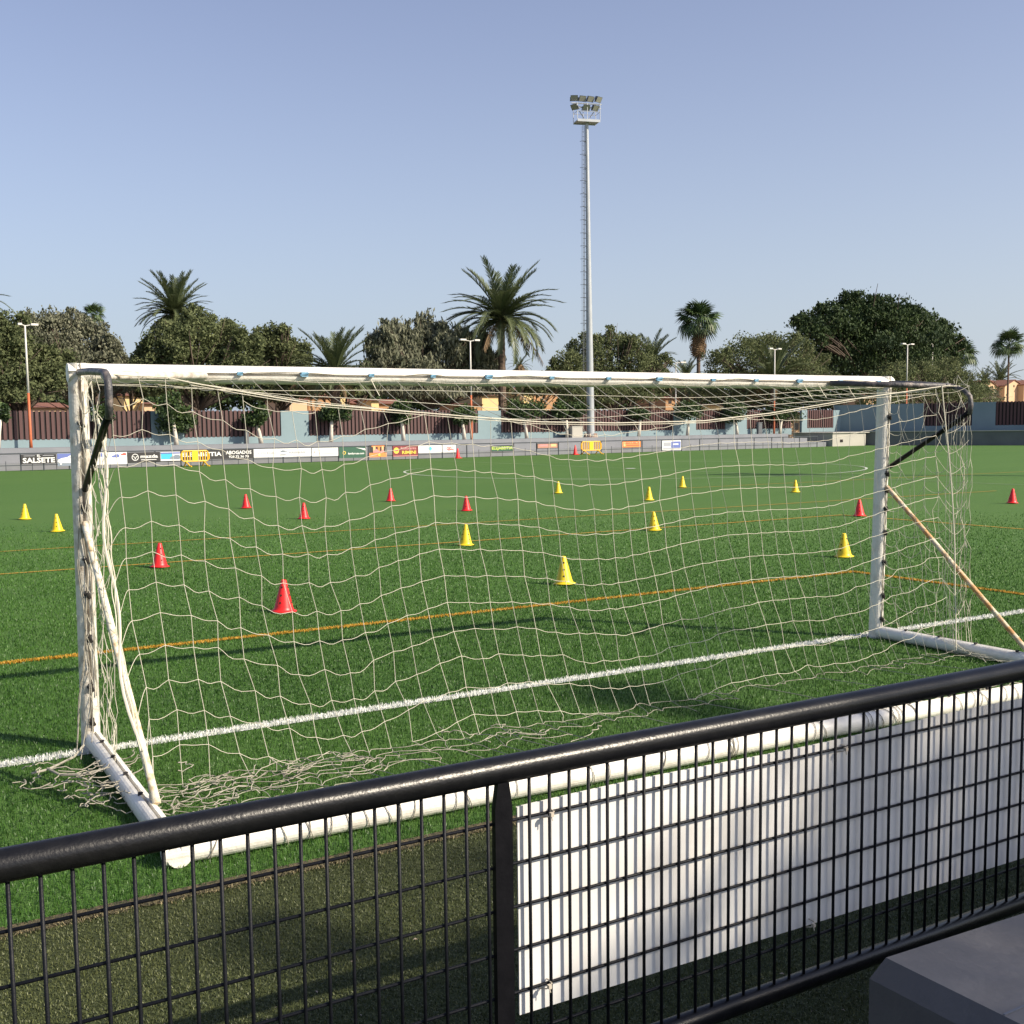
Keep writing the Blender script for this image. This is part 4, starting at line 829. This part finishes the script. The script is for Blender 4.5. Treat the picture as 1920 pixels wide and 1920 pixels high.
# ================================================================== VEGETATION
def foliage(name, lumps, n, size, m, parent, seed, gap=0.0, elong=1.0, upright=0.0, nsub=44, spread=0.125, inner=0.36):
    g = np.random.default_rng(seed); A = np.array([l[3]*l[4] for l in lumps]); A = A/A.sum(); P = []; T = []
    which = g.choice(len(lumps), n, p=A)
    for k, l in enumerate(lumps):
        c = np.array(l[:3]); R = np.array([l[3], l[3]*0.9, l[4]]); q = (which == k).sum()
        if q == 0: continue
        ns = nsub; d = g.normal(size=(ns, 3)); d /= np.linalg.norm(d, axis=1)[:, None]; d[:, 2] = np.where(d[:, 2] < -0.55, -d[:, 2], d[:, 2]); rad = 0.50+0.62*g.random(ns)**1.4; tt = g.normal(0, 0.16, ns)
        w = g.integers(0, ns, q); off = g.normal(size=(q, 3))*spread; pts = d[w]*rad[w][:, None]+off
        fill = g.random(q) < inner; u = g.normal(size=(q, 3)); u /= np.linalg.norm(u, axis=1)[:, None]; pts[fill] = (u*(0.35+0.55*g.random((q, 1))))[fill]
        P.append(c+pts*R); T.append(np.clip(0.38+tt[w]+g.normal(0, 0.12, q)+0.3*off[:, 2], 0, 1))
    P = np.concatenate(P); T = np.concatenate(T); n = len(P); a = g.normal(size=(n, 3)); a[:, 2] = a[:, 2]*(1+upright*3)+upright; a /= np.linalg.norm(a, axis=1)[:, None]; b = np.cross(a, g.normal(size=(n, 3))); b /= np.linalg.norm(b, axis=1)[:, None]+1e-9
    s = size*(0.6+0.8*g.random((n, 1))); A_ = a*s*elong; B_ = b*s*0.55
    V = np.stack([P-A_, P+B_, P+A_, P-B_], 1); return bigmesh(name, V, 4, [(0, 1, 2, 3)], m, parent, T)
def lump(px, py, rx, ry, d, depth=None):
    s = fs(px, d, py); z = fz(px, py, d); s1 = fs(px+rx, d, py); s0 = fs(px-rx, d, py); zz = fz(px, py-ry, d)-z
    r = (s1-s0)/2*0.86; p = far(s, d, z); return (p[0], p[1], p[2], r, zz)
def branchy(base, lumps, m, parent, r0, seed, name='trunk'):
    g = np.random.default_rng(seed); mb = MB(); base = np.array(base, float); top = np.mean([l[:3] for l in lumps], axis=0); fork = base+(top-base)*np.array([0.4, 0.4, 0.42])
    mb.tube([base, base+(fork-base)*0.5+g.normal(0, r0*0.4, 3), fork], [r0*1.3, r0*0.95, r0*0.8], 9); tr = obj(name, mb, m, parent, smooth=True)
    mb = MB()
    for l in lumps:
        c = np.array(l[:3]); mid = fork+(c-fork)*0.5+g.normal(0, 0.15*l[3], 3); mb.tube([fork, mid, c], [r0*0.55, r0*0.35, r0*0.12], 6)
        for q in range(5):
            e = c+g.normal(size=3)*np.array([l[3], l[3], l[4]])*0.55; mb.tube([mid, (mid+e)/2+g.normal(0, 0.08*l[3], 3), e], [r0*0.22, r0*0.14, r0*0.05], 5)
    obj('limbs', mb, m, parent, smooth=True)
def tree(name, label, lumps_px, d, n, size, m, seed, base_px=None, r0=0.2, zb=0.4, group='trees behind the blue wall', cat='tree', **kw):
    L_ = [lump(*q, d+(i % 3-1)*0.8) for i, q in enumerate(lumps_px)]
    g_ = np.random.default_rng(seed+900)
    for l in list(L_)[:8]:          # small boughs that break the outline
        for q in range(3):
            a_ = g_.random()*math.pi; k_ = 0.22+0.2*g_.random(); L_.append((l[0]+l[3]*0.88*math.cos(a_), l[1]+l[3]*0.3*g_.normal(), l[2]+l[4]*0.86*math.sin(a_)*(0.8+0.4*g_.random()), l[3]*k_, l[4]*k_*1.1)); cx = np.mean([l[0] for l in L_]); cy2 = np.mean([l[1] for l in L_])
    b = (cx, cy2, zb) if base_px is None else far(fs(base_px, d), d, zb)
    o = thing(name, label, 'tree', b, group); W2 = Vector(b)
    L2 = [(l[0]-b[0], l[1]-b[1], l[2]-b[2], l[3], l[4]) for l in L_]
    branchy((0, 0, 0), L2, M_bark, o, r0, seed); foliage('crown', L2, n, size, m, o, seed, **kw); return o
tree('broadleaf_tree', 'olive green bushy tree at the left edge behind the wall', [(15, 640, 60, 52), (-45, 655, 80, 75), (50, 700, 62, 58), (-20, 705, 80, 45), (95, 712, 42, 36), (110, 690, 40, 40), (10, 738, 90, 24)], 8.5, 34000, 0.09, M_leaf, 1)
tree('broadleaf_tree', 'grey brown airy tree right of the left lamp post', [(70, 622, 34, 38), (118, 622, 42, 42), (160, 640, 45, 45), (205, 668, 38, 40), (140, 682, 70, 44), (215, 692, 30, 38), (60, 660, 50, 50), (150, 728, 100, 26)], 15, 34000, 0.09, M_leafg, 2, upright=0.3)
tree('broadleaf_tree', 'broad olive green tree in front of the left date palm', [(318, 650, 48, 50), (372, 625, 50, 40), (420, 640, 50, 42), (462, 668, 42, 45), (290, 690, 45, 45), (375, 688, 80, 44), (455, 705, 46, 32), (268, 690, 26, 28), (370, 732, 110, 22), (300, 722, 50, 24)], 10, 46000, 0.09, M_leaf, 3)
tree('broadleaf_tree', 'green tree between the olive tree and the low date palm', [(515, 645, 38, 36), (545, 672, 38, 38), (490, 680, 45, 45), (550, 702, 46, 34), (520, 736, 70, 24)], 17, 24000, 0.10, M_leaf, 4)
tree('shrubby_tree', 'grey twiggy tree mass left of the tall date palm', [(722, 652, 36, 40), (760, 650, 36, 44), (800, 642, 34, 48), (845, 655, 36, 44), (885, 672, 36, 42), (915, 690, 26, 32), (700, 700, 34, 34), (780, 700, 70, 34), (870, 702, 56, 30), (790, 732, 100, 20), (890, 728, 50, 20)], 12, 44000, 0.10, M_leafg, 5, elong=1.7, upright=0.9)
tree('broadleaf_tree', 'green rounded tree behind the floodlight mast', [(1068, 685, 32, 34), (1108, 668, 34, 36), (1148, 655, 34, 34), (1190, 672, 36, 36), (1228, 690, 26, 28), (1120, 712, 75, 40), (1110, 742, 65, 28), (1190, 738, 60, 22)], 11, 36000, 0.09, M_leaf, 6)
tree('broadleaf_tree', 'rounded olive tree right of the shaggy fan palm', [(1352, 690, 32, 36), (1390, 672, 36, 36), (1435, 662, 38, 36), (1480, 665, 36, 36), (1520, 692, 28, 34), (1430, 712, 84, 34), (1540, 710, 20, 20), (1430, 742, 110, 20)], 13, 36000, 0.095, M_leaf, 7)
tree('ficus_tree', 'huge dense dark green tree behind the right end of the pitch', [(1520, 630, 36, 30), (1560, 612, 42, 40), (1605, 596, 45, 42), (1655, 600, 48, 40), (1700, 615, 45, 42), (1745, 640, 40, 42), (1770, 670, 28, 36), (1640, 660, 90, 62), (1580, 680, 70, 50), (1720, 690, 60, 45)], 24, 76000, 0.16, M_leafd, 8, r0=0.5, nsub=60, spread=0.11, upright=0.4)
tree('broadleaf_tree', 'lower green tree below the big dark tree by the twin lamp post', [(1672, 712, 36, 28), (1715, 706, 38, 26), (1762, 702, 36, 28), (1800, 722, 30, 32), (1740, 745, 80, 34), (1815, 755, 28, 28), (1650, 745, 45, 28)], 10, 30000, 0.10, M_leaf, 9)
tree('flowering_bush', 'small pinkish grey bush in front of the peach houses', [(1843, 742, 20, 16), (1856, 750, 14, 12)], 14, 1600, 0.14, M_leafg, 10, r0=0.06)
tree('low_bush', 'low dark bush under the huge dark tree', [(1560, 742, 40, 20), (1500, 745, 36, 18)], 9, 3600, 0.15, M_leafd, 30, r0=0.07, group='low bushes behind the blue wall')
for i, (lst, lab) in enumerate(([[(590, 722, 45, 24), (650, 728, 50, 22), (700, 722, 36, 24)], 'dark background tree under the low date palm'], [[(925, 722, 36, 22), (1000, 728, 40, 20), (1040, 720, 30, 24)], 'dark background tree between the tall date palm and the mast'],
        [[(1240, 722, 34, 24), (1290, 728, 36, 22), (1335, 722, 30, 24)], 'dark background tree at the foot of the shaggy fan palm'], [[(225, 712, 34, 28), (262, 722, 36, 26)], 'dark background tree in the gap left of the left date palm'])):
    tree('background_tree', lab, lst, 24, 14000, 0.12, M_leaf, 50+i, r0=0.12)
# trimmed trees with whitewashed trunks on the promenade
TRIM = [(-4, (0, 778, 22, 18), 'leftmost trimmed tree, at the frame edge'), (196, (188, 782, 24, 20), 'trimmed tree seen through the left side net'), (331, (324, 775, 38, 36), 'largest trimmed tree with leaning white trunk, above the left barrier'),
        (490, (478, 779, 23, 18), 'small trimmed tree above the ABOGADOS board'), (621, (622, 776, 30, 21), 'trimmed tree above the green board'), (757, (752, 775, 27, 18), 'trimmed tree above the Ristorante board'),
        (871, (866, 778, 24, 21), 'trimmed tree touching the orange lamp post'), (988, (982, 775, 30, 26), 'trimmed tree below the middle house'), (1064, (1062, 777, 22, 22), 'trimmed tree left of the cream cabinet'),
        (1198, (1201, 777, 20, 13), 'small trimmed tree right of the mast'), (1289, (1292, 775, 28, 20), 'trimmed tree right of the violet board'), (1382, (1379, 777, 25, 20), 'trimmed tree with white trunk before the small panels'), (1462, (1466, 775, 25, 22), 'trimmed tree by the opening in the wall')]
for i, (bp, c, lab) in enumerate(TRIM):
    d = D_TREE; b = far(fs(bp, d, 838), d, ZT); l = lump(*c, d); L2 = []
    g = np.random.default_rng(100+i)
    for q in range(4): L2.append((l[0]-b[0]+g.normal(0, l[3]*0.35), l[1]-b[1]+g.normal(0, l[3]*0.25), l[2]-b[2]+g.normal(0, l[4]*0.28), l[3]*0.72, l[4]*0.72))
    o = thing('trimmed_tree', lab+' on the terrace', 'tree', b, 'trimmed trees with whitewashed trunks')
    top = (l[0]-b[0], l[1]-b[1], l[2]-b[2]-l[4]*0.5); mb = MB(); mb.tube([(0, 0, 0), (top[0]*0.35, top[1]*0.35, top[2]*0.5), top], [0.13, 0.105, 0.085], 10); obj('trunk', mb, M_wtrunk, o, smooth=True)
    foliage('crown', L2, 2600 if c[2] < 35 else 4600, 0.085, M_leaft, o, 200+i, nsub=22, spread=0.2)
# shade tree behind the camera on the near side (its shade falls on the board and the side turf)
o = thing('broadleaf_tree', 'leafy round tree standing on the near side of the railing', 'tree', (10.9, -15.0, 0))
L2 = []
for k, (X, Z, r) in enumerate([(2.15, .2, .36), (1.6, .0, .36), (2.75, .35, .45), (2.5, .78, .26), (3.5, .75, .65), (4.2, .6, .7), (2.35, 1.2, .20), (3.45, 1.15, .3), (0.9, -.1, .38), (3.0, -.3, .8), (2.0, -.6, .8), (4.0, -.4, .8), (1.0, -.8, .6), (4.9, .5, .7), (7.1, 3.3, .2), (7.35, 3.38, .2), (6.85, 3.2, .17)]):  # final small lumps: detached boughs added only for a shadow patch near the goal
    c = Vector((X, -4.2, Z))+SUN*(16.0+1.2*math.sin(k*2.3)); L2.append((c.x-10.9, c.y+15.0, c.z, r, r))
branchy((0, 0, 0), L2, M_bark, o, 0.22, 77); foliage('crown', L2, 7500, 0.065, M_leaft, o, 78, nsub=20, spread=0.22)

# far mass of shrubbery that closes the view between the trunks
L2 = []; g = np.random.default_rng(61)
for px in range(-60, 1660, 34): q = lump(px, 752+g.normal(0, 3), 30, 20+g.random()*8, 46+g.normal(0, 2)); L2.append(q)
tag(foliage('far_shrubbery', L2, 30000, 0.26, M_leafd, None, 62, inner=0.5), 'far dark mass of shrubbery behind the houses and tree trunks', kind='stuff')

# ---- palms
def frond_mesh(name, bend, droop, m, npair=46, ll=0.17, w=0.0165, vshape=0.35):
    mb = MB(); P = []; x = z = 0.0; ang = 0.0; n = 14
    for i in range(n+1):
        P.append(np.array((x, 0, z))); t = i/n; ang = -bend*t**1.3; x += math.cos(ang)/n; z += math.sin(ang)/n
    mb.tube(P, [0.012*(1-0.8*i/n)+0.002 for i in range(n+1)], 4)
    for k in range(npair):
        t = 0.14+0.86*k/(npair-1); q = t*n; i = min(n-1, int(q)); c = P[i]+(P[i+1]-P[i])*(q-i); T = (P[i+1]-P[i])*n; T /= np.linalg.norm(T); Nn = np.array((-T[2], 0, T[0]))
        L = ll*(0.35+0.65*math.sin(math.pi*min(1, t*0.72+0.22)))*(0.9+0.2*random.random())
        for sgn in (-1, 1):
            f = 0.75+0.35*t; dirv = T*f+np.array((0, sgn, 0))*0.9+Nn*(vshape)+np.array((0, 0, -droop)); dirv += np.array([random.gauss(0, 0.08) for _ in range(3)]); dirv /= np.linalg.norm(dirv)
            tip = c+dirv*L+np.array((0, 0, -droop*0.25*L)); midp = c+dirv*L*0.55; u = T*w*0.5
            mb.add([c-u, c+u, midp+u*1.2, midp-u*1.2, tip], [(0, 1, 2, 3), (3, 2, 4)])
    return mb.mesh(name, m)
FR = [frond_mesh('frond', b, dr, M_frond) for b, dr in ((0.55, 0.1), (0.9, 0.2), (1.35, 0.35), (1.8, 0.5), (1.1, 0.3))]
FRT = [frond_mesh('frond', b, dr, M_frond, npair=22, w=0.03) for b, dr in ((0.6, 0.1), (1.2, 0.3), (1.7, 0.5))]
FRD = frond_mesh('frond', 0.7, 0.9, M_frondd, npair=26)
def date_palm(px, py, rpx, d, label, n=56, trunk_r=0.22, seed=0, zb=0.4, low=-55, dry=5, up=82, small=False, lean=0.0, big=False):
    z = fz(px, py, d); s = fs(px, d, py); R = (fs(px+rpx, d, py)-fs(px-rpx, d, py))/2*0.80; b = far(s, d, zb); g = random.Random(seed)
    o = thing('date_palm', label, 'palm tree', b, 'palm trees behind the blue wall'); H = z-zb
    mb = MB(); pr = []; k = int(H/0.22)+2
    for i in range(k): t = i/(k-1); pr.append((trunk_r*(1.25-0.35*t)*(1+0.10*(i % 2)), H*t))
    mb.lathe(pr, 10); obj('trunk', mb, M_ptrunk, o)
    mb = MB(); mb.lathe([(trunk_r*0.9, H-0.5), (trunk_r*1.7, H-0.15), (trunk_r*1.2, H+0.15), (0.05, H+0.3)], 10); obj('crown_base', mb, M_frondd, o)
    for i in range(n):
        t = (i+0.5)/n; az = i*2.39996+g.random()*0.3; el = math.radians(up-(up-low)*(t**0.9 if not big else t**0.85)+g.gauss(0, 5)); L = R*(0.92+0.24*g.random())
        if small: me = FRT[0 if el > 0.7 else 1 if el > 0 else 2]
        else: me = FR[0] if el > 0.95 else (FR[1] if g.random() < 0.5 else FR[4]) if el > 0.45 else FR[2] if el > 0.0 else FR[3]
        if i >= n-dry: me = FRD
        f = link('frond', me, o, (0, 0, H+0.1)); f.rotation_mode = 'XYZ'; f.rotation_euler = (0, -el, az); f.scale = (L, L, L)
    return o
date_palm(940, 603, 114, 10, 'tall date palm with arching fronds, left of the floodlight mast', n=70, trunk_r=0.24, seed=1, low=-14, dry=3, up=80, big=True)
date_palm(328, 594, 96, 15, 'date palm rising behind the broad olive tree on the left', n=84, seed=2, low=-20, dry=3, up=85)
date_palm(628, 704, 104, 11, 'low date palm with curved fronds above the goal bar', n=52, trunk_r=0.3, seed=3, low=-10, dry=3)
date_palm(-62, 575, 105, 14, 'date palm beyond the left edge with fronds reaching in', n=44, seed=4, low=-35)
date_palm(1222, 682, 56, 15, 'smaller date palm right of the mast', n=40, seed=5, low=-30)
date_palm(1287, 712, 38, 19, 'small date palm left of the shaggy fan palm', n=34, seed=6, low=-30, small=True)
date_palm(1450, 718, 72, 9.5, 'spreading date palm low in front of the rounded olive tree', n=34, seed=7, low=0, dry=2)
date_palm(1875, 716, 30, 62, 'distant date palm behind the peach roofs, by the slim fan palm', n=34, seed=8, low=-20, small=True, trunk_r=0.3)
date_palm(1846, 718, 22, 62, 'distant date palm above the left peach roof', n=30, seed=9, low=-20, small=True, trunk_r=0.3)
date_palm(972, 745, 34, 7.5, 'young palm in front of the middle house', n=26, seed=10, low=-20, small=True)
date_palm(975, 690, 26, 14, 'small palm top right of the tall date palm trunk', n=24, seed=11, low=-30, small=True)
def fan_mesh(name, m, nseg=22, droopv=0.35):
    mb = MB(); mb.tube([(0, 0, 0), (0.25, 0, 0.01), (0.5, 0, -0.02)], [0.014, 0.01, 0.007], 4)
    for i in range(nseg):
        a = math.radians(-105+210*i/(nseg-1)); L = 0.52*(0.75+0.25*math.cos(a*0.8)); d = np.array((math.cos(a), math.sin(a), 0.12*(i % 2))); w = 0.032; n_ = np.array((-math.sin(a), math.cos(a), 0))
        c = np.array((0.5, 0, -0.02)); m1 = c+d*L*0.6; tip = c+d*L+np.array((0, 0, -droopv*L)); mb.add([c, m1-n_*w, tip, m1+n_*w], [(0, 1, 2, 3)])
    return mb.mesh(name, m)
FN1 = fan_mesh('fan_leaf', M_fan); FN2 = fan_mesh('fan_leaf', M_fan, 20, 0.7); FN3 = fan_mesh('fan_leaf', M_frondd, 14, 1.0)
def fan_palm(px, py, rpx, d, label, n=40, skirt=0, trunk_r=0.13, seed=0, zb=0.4):
    z = fz(px, py, d); s = fs(px, d, py); R = (fs(px+rpx, d, py)-fs(px-rpx, d, py))/2*0.86; b = far(s, d, zb); g = random.Random(seed)
    o = thing('fan_palm', label, 'palm tree', b, 'palm trees behind the blue wall'); H = z-zb
    mb = MB(); k = int(H/0.3)+2; mb.lathe([(trunk_r*(1.3-0.4*i/(k-1))*(1+0.06*(i % 2)), H*i/(k-1)) for i in range(k)], 10); obj('trunk', mb, M_ptrunk, o)
    for i in range(n+skirt):
        t = (i+0.5)/n; az = i*2.39996; el = math.radians(80-115*min(1, t)+g.gauss(0, 6)); me = FN1 if t < 0.6 else FN2; zz = H+0.05; L = R*(0.85+0.3*g.random())
        if i >= n: el = math.radians(-72+g.gauss(0, 8)); me = FN3; zz = H-R*0.9*(i-n)/max(1, skirt); L = R*0.75
        f = link('fan_leaf', me, o, (0, 0, zz)); f.rotation_euler = (g.gauss(0, 0.3), -el, az); f.scale = (L, L, L)
fan_palm(175, 592, 29, 28, 'fan palm peeking over the grey brown tree on the left', seed=1, n=34)
fan_palm(1310, 605, 36, 20, 'shaggy fan palm with a skirt of dead brown leaves', seed=2, n=44, skirt=46, trunk_r=0.16)
fan_palm(1802, 668, 22, 34, 'fan palm right of the huge dark tree', seed=3, n=34)
fan_palm(1892, 648, 22, 30, 'slim tall fan palm over the peach houses at the right', seed=4, n=34, trunk_r=0.12)

# ================================================================== HOUSES
def house(px0, px1, y_eave, d, label, m, roof=M_roof, ridge=14, gables=None, wins=(), depth=7.0, hip=False, chim=None, flat=False):
    s0, s1 = fs(px0, d), fs(px1, d); xm = (px0+px1)/2; z1 = fz(xm, y_eave, d); zr = fz(xm, y_eave-ridge, d); o = thing('house', label, 'house', far((s0+s1)/2, d, 0), 'houses behind the blue wall', rz=FA); W = s1-s0
    mb = MB(); mb.box(-W/2, W/2, 0, depth, 0, z1); obj('house_wall', mb, m, o)
    if gables:
        n = gables; w = W/n
        for i in range(n):
            x0 = -W/2+i*w; x1 = x0+w; xc = (x0+x1)/2; mb = MB(); mb.add([(x0, 0, z1), (x1, 0, z1), (xc, 0, zr), (x0, depth, z1), (x1, depth, z1), (xc, depth, zr)], [(0, 1, 2), (4, 3, 5)]); obj('gable', mb, m, o)
            mb = MB(); t = 0.12; mb.add([(x0-0.1, -0.15, z1-0.05), (xc, -0.15, zr+0.02), (xc, depth, zr+0.02), (x0-0.1, depth, z1-0.05), (x0-0.1, -0.15, z1-0.05+t), (xc, -0.15, zr+t), (xc, depth, zr+t), (x0-0.1, depth, z1-0.05+t)], [(0, 1, 5, 4), (4, 5, 6, 7), (3, 2, 1, 0), (2, 3, 7, 6), (0, 4, 7, 3)])
            mb.add([(x1+0.1, -0.15, z1-0.05), (xc, -0.15, zr+0.02), (xc, depth, zr+0.02), (x1+0.1, depth, z1-0.05), (x1+0.1, -0.15, z1-0.05+t), (xc, -0.15, zr+t), (xc, depth, zr+t), (x1+0.1, depth, z1-0.05+t)], [(4, 5, 1, 0), (7, 6, 5, 4), (0, 1, 2, 3), (6, 7, 3, 2), (3, 7, 4, 0)]); obj('roof', mb, roof, o)
    elif not flat:
        mb = MB(); mb.add([(-W/2-0.2, -0.3, z1), (W/2+0.2, -0.3, z1), (W/2+0.2, depth+0.3, z1), (-W/2-0.2, depth+0.3, z1), (-W/2+1 if hip else -W/2-0.2, depth/2, zr), (W/2-1 if hip else W/2+0.2, depth/2, zr)], [(0, 1, 5, 4), (2, 3, 4, 5), (3, 0, 4), (1, 2, 5), (3, 2, 1, 0)]); rf_ = obj('roof', mb, roof, o)
    for (a, b, yt, yb) in wins:
        A, B = fs(a, d)-(s0+s1)/2, fs(b, d)-(s0+s1)/2; mb = MB(); mb.box(A, B, -0.02, 0.03, fz(a, yb, d), fz(a, yt, d)); wv = obj('window', mb, M_win, o)
    if chim:
        A = fs(chim[0], d)-(s0+s1)/2; mb = MB(); mb.box(A-0.3, A+0.3, depth/2-0.3, depth/2+0.3, z1, fz(chim[0], chim[1], d)); obj('chimney', mb, m, o)
house(1838, 1868, 726, 36, 'left peach house with red gable roof behind the end wall', M_peach, ridge=12, gables=1, depth=10)
house(1869, 1880, 722, 38, 'recessed ochre house bay between two peach gables', M_tan, ridge=3, depth=8)
house(1881, 1916, 724, 35, 'peach house with red gable roof behind the slim fan palm', M_peach, ridge=11, gables=1, wins=[(1897, 1899, 722, 726)], depth=10)
house(1917, 1960, 722, 34, 'peach house cut by the right edge of the view', M_peach, ridge=9, gables=1, depth=10)
house(1812, 1840, 729, 42, 'low peach house with long red roof left of the gables', M_peach, ridge=14, depth=9)
house(972, 1000, 734, 38, 'cream house with red roof right of the tall date palm', M_cream2, ridge=9, depth=6)
house(1001, 1046, 733, 40, 'ochre house wing with red roof beside the cream house', M_tan, ridge=9, depth=6, chim=(1040, 722))
house(905, 936, 742, 36, 'small cream house left of the tall date palm trunk', M_cream2, ridge=8, depth=5)
house(877, 904, 758, 36, 'low ochre house wing behind the orange lamp post', M_tan, ridge=3, depth=5)
house(236, 272, 742, 34, 'cream house wall behind the left goal corner', M_cream2, ridge=10, depth=5)
house(273, 300, 757, 33, 'low peach house piece beside the largest trimmed tree', M_peach, ridge=4, depth=5)
house(30, 132, 764, 32, 'low house with red roof behind the left slatted panel', M_peach, ridge=11, depth=6)
house(545, 578, 750, 34, 'narrow peach house left of the low date palm', M_peach, ridge=8, depth=5)
house(580, 634, 744, 35, 'house with dark red roof under the low date palm', M_tan, ridge=12, depth=5, hip=True)
house(635, 650, 735, 35.5, 'tall narrow cream house with dark doorway', M_cream2, ridge=4, depth=5, wins=[(652, 655, 762, 768)])
house(664, 762, 757, 35, 'long low ochre house with red roof above the slatted panel', M_tan, ridge=10, depth=5, chim=(668, 742))
house(698, 712, 751, 33, 'small cream bay above the slatted panel', M_cream2, ridge=3, depth=3)
house(1248, 1276, 747, 37, 'ochre house with a square dark window near the slim lamp post', M_tan, ridge=5, depth=5, wins=[(1253, 1259, 751, 757)])
house(1294, 1310, 744, 36, 'small ochre house with dark window by the shaggy palm', M_tan, ridge=5, depth=5, wins=[(1300, 1307, 750, 756)])
house(1322, 1356, 760, 34, 'low cream house behind the trimmed tree near the wall opening', M_cream2, ridge=4, depth=5)
house(1478, 1512, 775, 11, 'orange house seen through the opening in the wall', M_peach, ridge=6, depth=5, wins=[(1489, 1497, 793, 806)])
house(1618, 1645, 742, 40, 'small peach house behind the wall corner', M_peach, ridge=6, depth=5)
